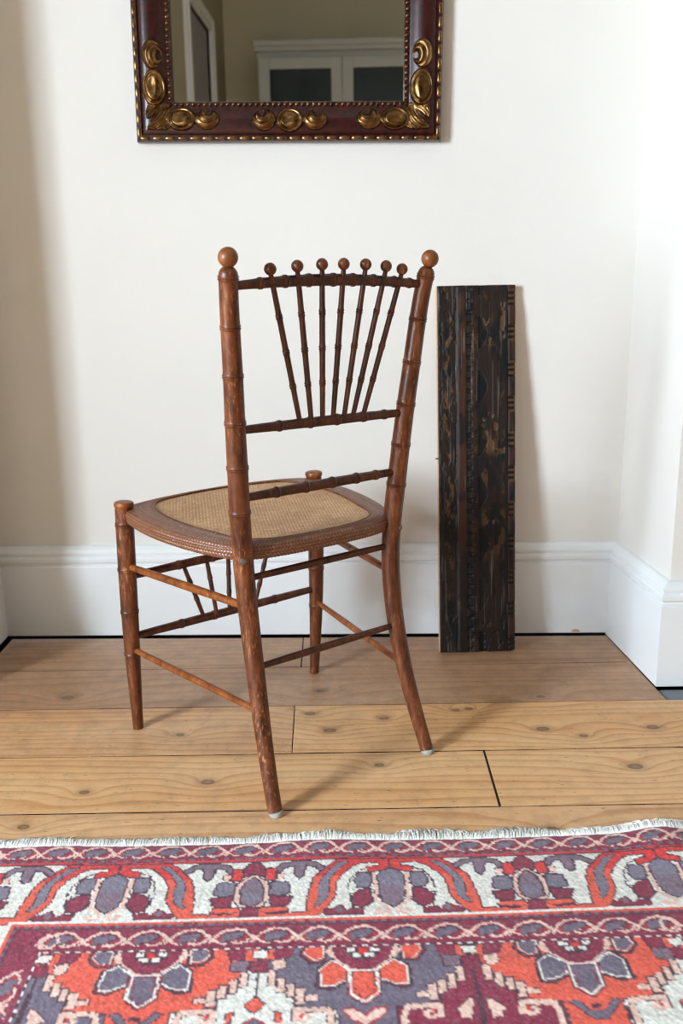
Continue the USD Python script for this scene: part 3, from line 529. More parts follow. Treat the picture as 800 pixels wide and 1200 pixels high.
# ------------------------------------------------------------------ the mirror
mrot = .0118
mx = np.array([tW[0], tW[1], 0]); my = np.array([nW[0], nW[1], 0]); mzv = np.array([0, 0, 1.])
mxr = mx*math.cos(mrot)-mzv*math.sin(mrot); mzr = mzv*math.cos(mrot)+mx*math.sin(mrot)
MW, MH, FRW = .645, .98, .0805
wl0 = np.array([*(WA + tW*((-.0867-WA[0])/tW[0])), 1.1214])
mirror = thing('wall_mirror', 'rectangular wall mirror in a dark mahogany frame with gilded carvings, hanging above the chair', 'mirror', frame(wl0-my*.001, mxr, my, mzr))
def fmat(name, c, c2, rough, spec, metallic=0.):
    return material(name, {'t': ('texture_coordinate', {}), 'n': ('noise_texture', {'scale': 70., 'detail': 5., 'roughness': .65}), 'r': ('rgb_ramp', {'ramp': [(.35, lin(*c)), (.65, lin(*c2))]}),
        'b': ('bump', {'distance': .0003, 'strength': .4}), 'p': ('principled_bsdf', {'roughness': rough, 'specular_ior_level': spec, 'metallic': metallic})},
        [('t.object', 'n.vector'), ('n.fac', 'r.fac'), ('r.color', 'p.base_color'), ('n.fac', 'b.height'), ('b.normal', 'p.normal')], 'p.BSDF')
M_MAHOG = fmat('mahogany_lacquer', (28, 11, 11), (64, 17, 15), .26, .5)
M_GILT = fmat('aged_gilding', (78, 54, 32), (150, 112, 70), .28, .5, 1.)
M_GILT2 = fmat('worn_gilding', (80, 58, 36), (152, 118, 78), .32, .5, .9)
FPROF = [(0, 0), (0, .020), (.002, .027), (.004, .029), (.0125, .029), (.0145, .026), (.018, .0285), (.026, .0315), (.036, .0325), (.048, .0310), (.058, .0270), (.066, .0225), (.0695, .0205), (.0785, .0205), (.0800, .018), (.0805, .010), (.0805, .004), (.0805, 0)]
def mpt(side, a, s):                                                 # a inwards from the outer edge, s along the side between the mitres
    hw = MW/2
    if side == 'bottom': return (-(hw-a)+s*(MW-2*a), a)
    if side == 'top': return (-(hw-a)+s*(MW-2*a), MH-a)
    if side == 'left': return (-hw+a, a+s*(MH-2*a))
    return (hw-a, a+s*(MH-2*a))
for side in ('bottom', 'left', 'right', 'top'):
    v = []
    for s in (0, 1):
        for a, hh in FPROF:
            x, z = mpt(side, a, s); v.append((x, -hh, z))
    n = len(FPROF); f = tri(np.array([(k, (k+1) % n, n+(k+1) % n, n+k) for k in range(n)])); cp_ = cap_faces(FPROF)
    m = trimesh.Trimesh(np.array(v), np.vstack([f, cp_[:, ::-1], cp_+n]), process=False); trimesh.repair.fix_normals(m)
    obj('frame_rail', m, M_MAHOG, mirror, 40)
    # gilded edge of long beads, each one a piece
    Ls = MW-.012 if side in ('bottom', 'top') else MH-.012; nb2 = int(round(Ls/.0262)); pit = Ls/nb2
    for k in range(nb2):
        c = (k+.5)*pit+.006; hl = pit*.46; half = []
        for u in np.linspace(-1, 1, 7):
            hh = math.sqrt(max(1-abs(u)**3, 0)); half.append((u, .0012+.0034*hh, .0030*hh))
        rings = []
        for u, wv, hv in half:
            for th in np.linspace(0, math.pi, 6): rings.append((c+u*hl, .0068+wv*math.cos(th), -.0282-hv*math.sin(th)))
        rr = np.array(rings)
        if side == 'bottom': P = np.stack([rr[:, 0]-MW/2, rr[:, 2], rr[:, 1]], 1)
        elif side == 'top': P = np.stack([rr[:, 0]-MW/2, rr[:, 2], MH-rr[:, 1]], 1)
        elif side == 'left': P = np.stack([-MW/2+rr[:, 1], rr[:, 2], rr[:, 0]], 1)
        else: P = np.stack([MW/2-rr[:, 1], rr[:, 2], rr[:, 0]], 1)
        bm = m3.Manifold.hull_points(P)
        obj('edge_bead', bm, M_GILT2, mirror, 50)
    # small inner beads: too small to pick apart, one row
    Li = (MW if side in ('bottom', 'top') else MH)-2*.074; nb3 = int(round(Li/.0120)); bs = []
    for k in range(nb3+1):
        x, z = mpt(side, .074, k/nb3)
        b0 = trimesh.creation.icosphere(1, .0040); b0.apply_scale([1, .9, 1]); b0.apply_translation([x, -.0220, z]); bs.append(b0)
    tag(obj('bead_row', join(bs), M_GILT, mirror, True), kind='stuff')
obj('mirror_glass', cbox(-MW/2+.074, MW/2-.074, -.0105, -.0065, .074, MH-.074, .0008), M_MIRROR, mirror, False, label='old silvered mirror plate')
obj('back_panel', box(-MW/2+.02, MW/2-.02, -.006, -.0005, .02, MH-.02), M_RAIL, mirror, False)
# carved ornaments as height fields of bosses and scooped leaves
def boss(X, Y, cx, cy, rx, ry, hgt_, tilt=0.):
    c, s = math.cos(tilt), math.sin(tilt); x, y = X-cx, Y-cy; x, y = (c*x+s*y)/rx, (-s*x+c*y)/ry; r = np.hypot(x, y)
    dome = np.where(r < 1, hgt_*np.sqrt(np.maximum(1-r**2, 0)), 0)
    groove = .0030*np.exp(-((r-.74)/.07)**2)*(1+.6*np.clip(-x*.6-y*.8, -1, 1)); dish = .0052*np.exp(-(((x+.22)/.42)**2+((y-.15)/.5)**2))
    return np.where(r < 1, np.maximum(dome*.75+.002 - groove - dish + .0018*np.exp(-((r-.88)/.08)**2), .001), 0)
def leaf(X, Y, p0, p1, bend, w0, w1, hgt_, ridges=2):
    """A curling leaf from p0 to p1, bent sideways by "bend", w0 wide at its root and w1 near its tip."""
    t = np.linspace(0, 1, 60); p0, p1 = np.array(p0), np.array(p1); d = p1-p0; nn = np.array([-d[1], d[0]])
    cl_ = p0 + np.outer(t, d) + np.outer(bend*np.sin(np.pi*t), nn)
    d2 = np.full(X.shape, 1e9); tb = np.zeros(X.shape); sg = np.zeros(X.shape); tg = np.gradient(cl_, axis=0)
    for k in range(60):
        e = (X-cl_[k, 0])**2+(Y-cl_[k, 1])**2; m = e < d2; d2[m] = e[m]; tb[m] = t[k]; sg[m] = (tg[k, 0]*(Y-cl_[k, 1])-tg[k, 1]*(X-cl_[k, 0]))[m]
    w = (w0 + (w1-w0)*tb)*np.sqrt(np.clip(1-np.maximum(tb-.75, 0)**2*12, .05, 1)); q = np.sqrt(d2)/w; side = np.sign(sg)*q
    hh = hgt_*(.45+.55*tb)*np.sqrt(np.maximum(1-q**2, 0)) - .0022*np.exp(-((side-.15)/.16)**2)*(ridges > 0) - .0014*np.exp(-((side+.5)/.13)**2)*(ridges > 1)
    return np.where(q < 1, np.maximum(hh, .0008), 0)
def ornament(name, x0, x1, z0, z1, fn, base, flip=1, lab=None):
    st = .0009; gx = np.arange(x0, x1+st, st); gz = np.arange(z0, z1+st, st); X, Z = np.meshgrid(gx, gz, indexing='ij')
    H = fn(X, Z); on = H > 0; q = grid_faces(*X.shape); q = q[on.ravel()[q].any(1)]; used = np.unique(q); rm_ = -np.ones(X.size, int); rm_[used] = np.arange(len(used))
    P = np.stack([flip*X, -(base(X, Z)+H-.001), Z], -1).reshape(-1, 3)[used]; f = tri(rm_[q])
    m = trimesh.Trimesh(P, f, process=False); nn = np.cross(P[f[0, 1]]-P[f[0, 0]], P[f[0, 2]]-P[f[0, 0]])
    if nn[1] > 0: m.invert()
    obj(name, m, M_GILT, mirror, True, label=lab)
aP, hP = zip(*FPROF[:-1])
def base_of(X, Z):
    a = np.minimum.reduce([X+MW/2, MW/2-X, Z, MH-Z]); return np.interp(a, aP[1:], hP[1:])
def scoop(X, Y, cx, cy, rx, ry, ang, hgt_=.011):
    """A curled leaf: a rounded lobe hollowed from one side (ang) so that it reads as nested crescents."""
    c, s = math.cos(ang), math.sin(ang); x, y = (X-cx)/rx, (Y-cy)/ry; u, w = c*x+s*y, -s*x+c*y; r = np.hypot(x, y); r2 = np.hypot(u-.62, w*.95); r3 = np.hypot(u-.36, w*.97)
    hh = hgt_*np.sqrt(np.maximum(1-r**2, 0))*.9+.0015 - .0075*np.exp(-(r2/.36)**4) - .0026*np.exp(-((r3-.70)/.075)**2) + .003*np.exp(-((u-.55)**2+(w-.42)**2)/.02)
    return np.where((r < 1) & (r2 > .22), np.maximum(hh, .0006), 0)
def centre(X, Z):
    h_ = boss(X, Z, .004, .042, .0285, .0245, .013)
    return np.maximum.reduce([h_, scoop(X, Z, .057, .0425, .0255, .0215, 1.25), scoop(X, Z, -.050, .0425, .0245, .0225, 1.9)])
def corner(X, Z):                                                   # the lower left corner; the right one is mirrored from it
    x, z = X+MW/2, Z
    h_ = np.maximum(boss(x, z, .098, .0445, .031, .0240, .013), boss(x, z, .0435, .105, .0245, .0365, .013))
    h_ = np.maximum.reduce([h_, scoop(x, z, .152, .0440, .0265, .0215, 1.35), scoop(x, z, .0420, .170, .0215, .0280, -.2)])
    for (p0, p1, b, w0, w1, hg) in (((.066, .066), (.030, .028), .12, .011, .010, .009), ((.070, .052), (.048, .026), .1, .010, .008, .008), ((.052, .070), (.028, .048), -.1, .010, .008, .008), ((.034, .072), (.026, .056), .1, .007, .006, .007), ((.076, .034), (.062, .025), -.1, .007, .006, .007)):
        h_ = np.maximum(h_, leaf(x, z, p0, p1, b, w0, w1, hg))
    return h_
ornament('shell_carving', -.09, .095, .012, .072, centre, base_of, 1, 'gilded boss between two curling leaves')
ornament('corner_carving', -MW/2+.016, -MW/2+.182, .016, .202, corner, base_of, 1, 'gilded carving in the lower left corner of the frame')
ornament('corner_carving', -MW/2+.016, -MW/2+.182, .016, .202, corner, base_of, -1, 'gilded carving in the lower right corner of the frame')

# ------------------------------------------------------------------ glazed cupboard behind the camera, seen in the mirror
cab = thing('glazed_cupboard', 'white built-in cupboard with dark glass doors reflected in the mirror', 'cupboard', frame((.135, -2.70, 0), (1, 0, 0), (0, 1, 0), (0, 0, 1)))
cx0, cx1, cyf = -.854, .854, .177
obj('carcass', join([cbox(cx0, cx0+.03, -.195, cyf, 0, 2.335), cbox(cx1-.03, cx1, -.195, cyf, 0, 2.335), cbox(cx0+.03, cx1-.03, -.195, -.18, 0, 2.335), cbox(cx0+.03, cx1-.03, -.18, cyf, 2.30, 2.335), cbox(cx0+.03, cx1-.03, -.18, cyf, 0, .10)]), M_CAB, cab, False)
obj('cornice', join([cbox(cx0-.012, cx1+.012, -.195, cyf+.034, 2.335, 2.360), cbox(cx0-.024, cx1+.024, -.195, cyf+.050, 2.360, 2.402, .008)]), M_CAB, cab, False)
for k in range(3):
    obj('shelf', cbox(cx0+.032, cx1-.032, -.178, cyf-.03, .55+.55*k, .57+.55*k), M_CAB, cab, False)
dw = (cx1-cx0-.02)/3
for k in range(3):
    a = cx0+.01+k*dw+.0015; b = a+dw-.003; z0, z1 = .105, 2.295; st = .072
    d = obj('cupboard_door', join([cbox(a, a+st, cyf+.001, cyf+.023, z0, z1), cbox(b-st, b, cyf+.001, cyf+.023, z0, z1), cbox(a+st, b-st, cyf+.001, cyf+.023, z1-.070, z1), cbox(a+st, b-st, cyf+.001, cyf+.023, z0, z0+.09), cbox(a+st, b-st, cyf+.001, cyf+.023, .92, 1.0)]), M_CAB, cab, False)
    for (c, e) in ((z0+.09, .92), (1.0, z1-.070)):
        obj('pane', box(a+st, b-st, cyf+.008, cyf+.012, c, e), M_CABGLASS, d, False)
    obj('knob', ball((b-.03, cyf+.036, 1.05), .014), M_BRASS, d, True)

# ------------------------------------------------------------------ the rug
RU0 = .027
IV, RED, COR, BUR, PUR, PU2, OUTL, PNK, RDK, GRY = range(10)
PAL = np.array([lin(*c) for c in ((226, 220, 210), (212, 50, 46), (224, 88, 66), (136, 36, 62), (110, 96, 112), (128, 102, 116), (80, 42, 58), (230, 188, 172), (172, 44, 56), (124, 114, 128))])
RX0, RX1, RVMAX, CELL = -.640, .640, .66, .0024
us = np.arange(RX0, RX1+1e-9, CELL); vs = np.arange(0, RVMAX, CELL); U, Vv = np.meshgrid(us, vs, indexing='ij')
kn = rng.random(U.shape)-.5
Uj = U + .0022*(meshkit.noise(np.stack([U*260, Vv*260, 0*U], -1), 2)-.5); Vj = Vv + .0022*(meshkit.noise(np.stack([U*260, Vv*260, 0*U+9], -1), 4)-.5)
img = np.full(U.shape, BUR)
def fill(geom, c, mask=None):
    x0, y0, x1, y1 = geom.bounds; i0, i1 = np.searchsorted(us, [x0-.004, x1+.004]); j0, j1 = np.searchsorted(vs, [y0-.004, y1+.004])
    if i1 <= i0 or j1 <= j0: return
    shapely.prepare(geom); m = shapely.contains_xy(geom, Uj[i0:i1, j0:j1], Vj[i0:i1, j0:j1])
    if mask is not None: m &= mask[i0:i1, j0:j1]
    img[i0:i1, j0:j1][m] = c
def poly(pts, u0=0., v0=0., sx=1, swap=False):
    p = np.array(pts, float)/1000; p = p*[sx, 1] + [u0, v0]
    if swap: p = p[:, ::-1]
    return Polygon(p).buffer(0)
def shape(pts, c, u0, both=False, out=None, swap=None, v0=0., sx=1, ow=.0027):
    for s in ((1, -1) if both else (sx,)):
        g = poly(pts, u0, v0, s)
        if swap is not None: g = swap(g)
        if out is not None: fill(g.buffer(ow), out)
        fill(g, c)
def stroke(pts, w, c, u0, both=False, out=None, ow=.0022, swap=None, v0=0., sx=1):
    for s in ((1, -1) if both else (sx,)):
        p = np.array(pts, float)/1000*[s, 1]+[u0, v0]; g = LineString(p).buffer(w/1000, cap_style=2 if w > 3 else 1)
        if swap is not None: g = swap(g)
        if out is not None: fill(g.buffer(ow), out)
        fill(g, c)
HW = .640                                                             # border bands, measured in from every edge
dE = np.minimum(HW-np.abs(U), Vv)                                     # distance from the nearest edge
def bandfill(a, b, c): img[(dE >= a) & (dE < b)] = c
bandfill(0, .004, PU2); bandfill(.004, .0445, BUR); bandfill(.0445, .0485, RED); bandfill(.0485, .1735, IV)
bandfill(.1735, .1765, IV); bandfill(.1765, .1805, COR); bandfill(.1805, .186, BUR); bandfill(.186, .231, BUR); img[dE >= .231] = COR
# dashes along the two red lines
along = np.where(Vv < HW-np.abs(U), U, Vv)
img[(dE >= .0400) & (dE < .0440) & ((along/.0165) % 1 < .5)] = PUR; img[(dE >= .1812) & (dE < .1852) & ((along/.0135) % 1 < .5)] = PUR
img[(dE >= .0485) & (dE < .0505)] = OUTL
to_left = lambda g: shapely.transform(g, lambda p: np.stack([-HW+p[:, 1], HW+p[:, 0]*1.0-.64], 1))       # from (along, depth) to the left border
to_right = lambda g: shapely.transform(g, lambda p: np.stack([HW-p[:, 1], HW+p[:, 0]*1.0-.64], 1))
def guard(u0, v0, sw):
    """One medallion of the narrow borders: a pink vine looping round a mottled flower."""
    k = dict(swap=sw)
    stroke([(-30, v0+9), (-26, v0+3), (-18, v0-7), (-8, v0-13), (4, v0-15), (14, v0-12), (21, v0-4), (26, v0+2), (31, v0+6)], 2.1, PNK, u0, **k)
    stroke([(26, v0-1), (18, v0+9), (8, v0+13), (0, v0+10), (5, v0+5)], 1.9, PNK, u0, **k); stroke([(-28, v0+2), (-20, v0+9), (-10, v0+12)], 1.9, PNK, u0, **k)
    shape([(-17, v0+7), (-13, v0-4), (-3, v0-7), (10, v0-9), (15, v0-3), (8, v0+1), (3, v0+7), (-6, v0+6), (-12, v0+11)], PUR, u0, out=OUTL, ow=.0012, **k)
    shape([(-4, v0+4), (2, v0-2), (6, v0+2), (0, v0+8)], PU2, u0, **k); shape([(-21, v0+6), (-17, v0-2), (-14, v0+2), (-17, v0+9)], RDK, u0, **k); shape([(14, v0+2), (19, v0-4), (20, v0+2), (15, v0+8)], RDK, u0, **k)
PERG = .0555
for k in range(-12, 13):
    u0 = k*PERG
    if abs(u0) < .600: guard(u0, 22.5, None)
    if abs(u0) < .405: guard(u0, 208.5, None)
for k in range(12):
    v0 = .066+k*PERG
    for sw in (to_left, to_right):
        if v0 > .05 and v0 < RVMAX: guard(v0, 22.5, sw)
        if v0 > .27-.03: guard(v0+.004, 208.5, sw)
# main border: motif A (open flower with two long arms), motif B (bud on hooks)
def motif_a(u0, sw=None):
    k = dict(swap=sw)
    for s in (1, -1):
        shape([(29*s, 84), (45*s, 83), (51*s, 99), (47*s, 114), (33*s, 114), (27*s, 101)], GRY, u0, out=OUTL, **k)
        shape([(30*s, 117), (46*s, 122), (56*s, 133), (53*s, 151), (41*s, 156), (29*s, 145)], BUR, u0, out=OUTL, **k)
        stroke([(33*s, 71), (47*s, 79), (57*s, 96), (60*s, 112), (60*s, 128), (57*s, 142), (54*s, 157)], 1.2, OUTL, u0, **k)
        shape([(54*s, 120), (62*s, 118), (62*s, 126), (55*s, 127)], IV, u0, out=OUTL, ow=.0012, **k)
        shape([(40*s, 160), (56*s, 158), (64*s, 164), (72*s, 150), (82*s, 158), (98*s, 164), (92*s, 170), (42*s, 170)], BUR, u0, out=OUTL, ow=.0014, **k)
        shape([(68*s, 160), (74*s, 152), (80*s, 160), (74*s, 167)], PU2, u0, **k)
    arm = [(2, 52), (14, 47), (43, 47), (71, 49), (89, 65), (108, 90), (113, 108), (117, 140), (119, 164), (171, 167), (174, 163), (143, 161), (146, 153), (177, 152), (184, 162), (178, 177), (110, 178), (97, 165), (88, 150), (80, 132), (78, 102), (70, 85), (50, 63), (39, 58), (16, 59), (14, 63), (16, 67), (32, 70), (31, 81), (10, 77), (1, 68)]
    for s in (1, -1):
        p = [(x*s, y) for x, y in arm]; shape(p, COR, u0, out=OUTL, ow=.0022, **k)
        g = poly(p, u0).intersection(shapely.box(u0-.2, .0, u0+.2, .088))
        fill(sw(g) if sw else g, RED)
        shape([(x*s, y) for x, y in ((59, 56), (75, 60), (98, 92), (103, 116), (101, 137), (107, 152), (98, 148), (91, 136), (87, 120), (89, 98), (76, 75))], GRY, u0, out=OUTL, ow=.0012, **k)
    shape([(0, 74), (10, 78), (18, 90), (17, 124), (13, 145), (0, 156), (-13, 145), (-17, 124), (-18, 90), (-10, 78)], GRY, u0, out=OUTL, **k); shape([(-15, 112), (15, 116), (12, 144), (0, 152), (-12, 144)], PU2, u0, **k)
    for s in (1, -1):
        stroke([(23*s, 87), (23*s, 104), (21*s, 120), (23*s, 144)], 3.2, OUTL, u0, **k); stroke([(23*s, 87), (23*s, 104), (21*s, 120), (23*s, 144), (12*s, 153), (5*s, 161), (7*s, 168), (18*s, 169), (24*s, 165), (17*s, 162)], 2.6, PNK, u0, **k)
def motif_b(u0, sw=None):
    k = dict(swap=sw)
    for s in (1, -1):
        shape([(30*s, 71), (38*s, 58), (60*s, 53), (86*s, 56), (103*s, 70), (97*s, 75), (85*s, 64), (72*s, 62), (71*s, 85), (65*s, 91), (59*s, 82), (57*s, 62), (44*s, 65), (36*s, 76)], PU2, u0, out=OUTL, **k)
        shape([(14*s, 68), (30*s, 68), (30*s, 93), (18*s, 92)], RED, u0, out=OUTL, **k)
        shape([(33*s, 80), (42*s, 78), (43*s, 91), (34*s, 92)], PNK, u0, out=OUTL, ow=.0012, **k)
        shape([(27*s, 98), (48*s, 99), (52*s, 122), (39*s, 127), (25*s, 123)], GRY, u0, out=OUTL, **k)
        shape([(26*s, 129), (55*s, 131), (51*s, 146), (30*s, 150)], BUR, u0, out=OUTL, **k)
        shape([(12*s, 158), (17*s, 152), (48*s, 152), (52*s, 156), (48*s, 160), (22*s, 162)], COR, u0, out=OUTL, ow=.0014, **k)
    shape([(0, 52), (8, 57), (15, 68), (13, 84), (0, 78), (-13, 84), (-15, 68), (-8, 57)], BUR, u0, out=OUTL, **k)
    shape([(0, 80), (21, 100), (24, 134), (15, 149), (0, 153), (-15, 149), (-24, 134), (-21, 100)], PNK, u0, out=OUTL, **k)
    shape([(0, 87), (10, 98), (15, 116), (14, 140), (0, 149), (-14, 140), (-15, 116), (-10, 98)], PU2, u0, out=OUTL, **k); shape([(-13, 118), (13, 122), (13, 136), (-10, 138)], GRY, u0, **k)
    shape([(-10, 152), (10, 152), (11, 173), (-11, 173)], BUR, u0, out=OUTL, **k)
PA = .0446
for u0 in (PA-.3905, PA, PA+.3900): motif_a(u0)
for u0 in (PA-.1945, PA+.1940): motif_b(u0)
for u0 in (PA-.585, PA+.585): motif_b(u0)
cm = (Vv >= HW-np.abs(U)-.0)                                           # side borders: their own run of the same motifs
save = img.copy()
for sw in (to_left, to_right):
    motif_b(.30, sw); motif_a(.49, sw)
for s in (1, -1):
    stroke([(395*s, 200), (409*s, 198), (416*s, 208), (412*s, 222), (400*s, 224), (392*s, 212), (395*s, 200)], 1.7, PNK, 0.)
corner_keep = (dE >= .0505) & (dE < .1735) & (Vv < HW-np.abs(U)+.0); img[corner_keep] = save[corner_keep]
img[(dE >= .0485) & (dE < .0505)] = OUTL; img[(dE >= .1725) & (dE < .1765)] = IV; img[(dE >= .1765) & (dE < .1795)] = COR; img[(dE >= .1860) & (dE < .1872)] = OUTL
# the field: stepped diamonds, coral and slate in turn, half flowers along the border, hooked medallions between them
fld = dE >= .231
PERF = .2665
ufl = np.round(U/PERF); 
def infield(fn):
    keep = img.copy(); fn(); img[~fld] = keep[~fld]
def half_flower(u0, petals, edge_c):
    for s in (1, -1):
        shape([(49*s, 231), (73*s, 231), (76*s, 243), (65*s, 257), (50*s, 256)], edge_c, u0, out=OUTL, ow=.0042); shape([(50*s, 231), (70*s, 231), (72*s, 242), (63*s, 252), (52*s, 252)], petals, u0, out=PNK, ow=.0022)
        stroke([(38*s, 232), (44*s, 240), (38*s, 250), (28*s, 262), (12*s, 274), (0, 277)], 3.0, PNK, u0)
        shape([(13*s, 277), (38*s, 257), (53*s, 268), (55*s, 299), (42*s, 301), (24*s, 291)], edge_c, u0, out=OUTL, ow=.0048)
        shape([(14*s, 277), (38*s, 258), (52*s, 269), (52*s, 297), (40*s, 297), (24*s, 289)], petals, u0, out=IV, ow=.0024)
    shape([(-40, 231), (40, 231), (34, 252), (14, 270), (0, 273), (-14, 270), (-34, 252)], BUR, u0, out=PNK, ow=.003)
    shape([(-20, 275), (20, 275), (19, 313), (0, 329), (-19, 313)], edge_c, u0, out=OUTL, ow=.0014); shape([(-15, 275), (15, 275), (15, 310), (0, 323), (-15, 310)], petals, u0, out=IV, ow=.0030)
    shape([(-12, 277), (12, 277), (11, 309), (0, 318), (-11, 309)], petals, u0, out=OUTL if petals == COR else BUR, ow=.0016)
    shape([(-24, 234), (24, 234), (18, 247), (8, 256), (-8, 256), (-18, 247)], OUTL, u0)
    for (x, y) in ((-15, 238), (15, 238), (-8, 247), (8, 247)): shape([(x-5, y-3), (x+5, y-3), (x+5, y+3), (x-5, y+3)], IV, u0)
    shape([(-6, 235), (6, 235), (5, 245), (-5, 245)], RED, u0)
    if petals == COR: shape([(-24, 335), (-13, 336), (0, 346), (13, 336), (24, 335), (20, 345), (0, 359), (-20, 345)], PNK, u0, out=RDK)
    else:
        shape([(-6, 338), (6, 338), (6, 346), (-6, 346)], OUTL, u0); shape([(-30, 336), (-22, 333), (-8, 350), (8, 350), (22, 333), (30, 336), (16, 352), (8, 362), (-8, 362), (-16, 352)], PUR, u0, out=OUTL, ow=.0016)
def medallion(u0, body, left_c, right_c, steps_c=PNK):
    """Centre line between two flowers: a stepped, hooked diamond growing away from the border."""
    tri_ = [(0, 262), (12, 268), (14, 290), (24, 298), (34, 306), (44, 318), (44, 330), (96, 335), (99, 470), (0, 470)]
    full = [(-x, y) for x, y in tri_[::-1]][:-1] + tri_
    shape(full, body, u0, out=OUTL)
    for s, gc in ((-1, left_c), (1, right_c)):
        for (x, y, w_, h_) in ((17, 283, 4.2, 13), (29, 296, 4.2, 11), (41, 304, 4.4, 10), (53, 313, 4.6, 12), (66, 316, 7, 4)):
            shape([(s*(x-w_), y-h_), (s*(x+w_), y-h_), (s*(x+w_), y+h_), (s*(x-w_), y+h_)], steps_c, u0, out=OUTL, ow=.0016)
        stroke([(s*48, 352), (s*48, 334), (s*86, 335), (s*90, 348), (s*90, 372)], 5.0, OUTL, u0); stroke([(s*48, 352), (s*48, 334), (s*86, 335), (s*90, 348), (s*90, 372)], 3.8, PNK, u0)
        stroke([(s*48, 348), (s*60, 352), (s*66, 345), (s*58, 341)], 2.6, PNK, u0); shape([(s*52, 341), (s*58, 339), (s*57, 346), (s*53, 347)], RED, u0)
    sgn = body == IV
    shape([(-43, 231), (-20, 231), (-18, 252), (-38, 249)], BUR, u0, out=OUTL, ow=.0014); shape([(43, 231), (20, 231), (18, 252), (38, 249)], BUR, u0, out=OUTL, ow=.0014)
    shape([(-17, 234), (11+6, 234), (17, 252), (-17, 252)], COR, u0, out=OUTL, ow=.0014); shape([(-9, 236), (9, 236), (7, 249), (-7, 249)], IV, u0, out=OUTL, ow=.0014)
    shape([(-36, 253), (-14, 254), (-14, 272), (-34, 270)], PU2, u0, out=OUTL, ow=.0012)
    shape([(15, 254), (32, 252), (34, 266), (20, 271)], PNK, u0, out=OUTL, ow=.0012); shape([(-12, 255), (11, 255), (9, 273), (-9, 273)], BUR, u0, out=OUTL, ow=.0012)
    stroke([(0, 276), (0, 314)], 1.7, OUTL, u0); 
    if sgn:
        shape([(0, 314), (11, 325), (0, 338), (-12, 326)], COR, u0, out=OUTL, ow=.0018)
        for s in (1, -1): shape([(24*s, 336), (32*s, 340), (31*s, 353), (26*s, 352)], COR, u0, out=OUTL, ow=.0018)
        shape([(0, 347), (14, 357), (30, 372), (0, 420), (-30, 372), (-14, 357)], PUR, u0, out=RDK)
    else:
        shape([(-3, 300), (3, 300), (4, 400), (-4, 400)], OUTL, u0)
        for s in (1, -1): shape([(7*s, 325), (17*s, 330), (29*s, 342), (23*s, 346), (24*s, 353), (12*s, 356)], PNK, u0, out=OUTL, ow=.0014)
def draw_field():
    for k in range(-1, 2):                                            # ground of each diamond
        u0 = k*PERF; c = PUR if k % 2 == 0 else COR
        img[fld & (np.abs(U-u0) <= PERF/2)] = c
    for (u0, body, a, b) in ((-PERF*.485, IV, COR, PUR), (PERF*.505, BUR, PUR, COR), (-PERF*1.5, IV if False else PUR, PUR, COR), (PERF*1.5, IV, COR, PUR)):
        medallion(u0, body, a, b)
    half_flower(0., COR, RDK); half_flower(-PERF, PUR, RDK); half_flower(PERF*1.012, PUR, RDK)
infield(draw_field)
img[(dE >= .229) & (dE < .2325)] = OUTL; img[(dE >= .2290) & (dE < .2320) & ((along/.0135) % 1 < .45)] = IV
# colour with the dyer's unevenness (abrash), knot by knot, and worn lint
Cc = PAL[img]
abr = meshkit.fbm(np.stack([U*4, Vv*70, 0*U], -1), 3, 31)-.5; kk = rng.random(U.shape)-.5
Cc = Cc*(1+.34*abr+.46*kk)[..., None]
Cc = np.clip(Cc + (.05*(meshkit.noise(np.stack([U*420, Vv*420, 0*U], -1), 41) > .80))[..., None], 0.004, .9)
wx = U+RU0; bs_ = 1.2362+.012*wx+.022*wx*wx
def rug_z(x, v):
    return .0095 + .0105*np.exp(-((x-.487)/.045)**2)*np.exp(-(v/.07)**2) + .004*np.exp(-((x+.03)/.07)**2)*np.exp(-(v/.05)**2) + .003*np.exp(-((x+.42)/.06)**2)*np.exp(-(v/.06)**2) + .003*(meshkit.fbm(np.stack([x*5, v*5, 0*x], -1), 2, 51)-.5)
pz = rug_z(wx, Vv) + .0011*(meshkit.noise(np.stack([U*330, Vv*330, 0*U], -1), 61)-.5) + .0006*(rng.random(U.shape)-.5)
eb = np.minimum(Vv, HW-np.abs(U)); pz -= .005*np.exp(-eb/.0025)
Pr = np.stack([wx, bs_-Vv, pz], -1)
rug = thing('rug', 'patterned red, ivory and purple oriental rug with a white fringe across the foreground', 'rug', frame((RU0, .9, 0), (1, 0, 0), (0, 1, 0), (0, 0, 1)))
off = np.array([RU0, .9, 0])
fr_ = tri(grid_faces(*U.shape)); Pf = Pr.reshape(-1, 3)-off
pm2 = trimesh.Trimesh(Pf, fr_, process=False)
if np.cross(Pf[fr_[0, 1]]-Pf[fr_[0, 0]], Pf[fr_[0, 2]]-Pf[fr_[0, 0]])[2] < 0: pm2.invert()
M_RUG = material('wool_pile', {'a': ('attribute', {'attribute': 'col'}), 't': ('texture_coordinate', {}), 'n': ('noise_texture', {'scale': 900., 'detail': 2.}), 'b': ('bump', {'distance': .0012, 'strength': .7}),
    'p': ('principled_bsdf', {'roughness': .95, 'specular_ior_level': .15, 'sheen_weight': .25, 'sheen_roughness': .5})}, [('t.object', 'n.vector'), ('a.color', 'p.base_color'), ('n.fac', 'b.height'), ('b.normal', 'p.normal')], 'p.BSDF')
obj('rug_pile', pm2, M_RUG, rug, True, primvars={'col': Cc.reshape(-1, 3)})
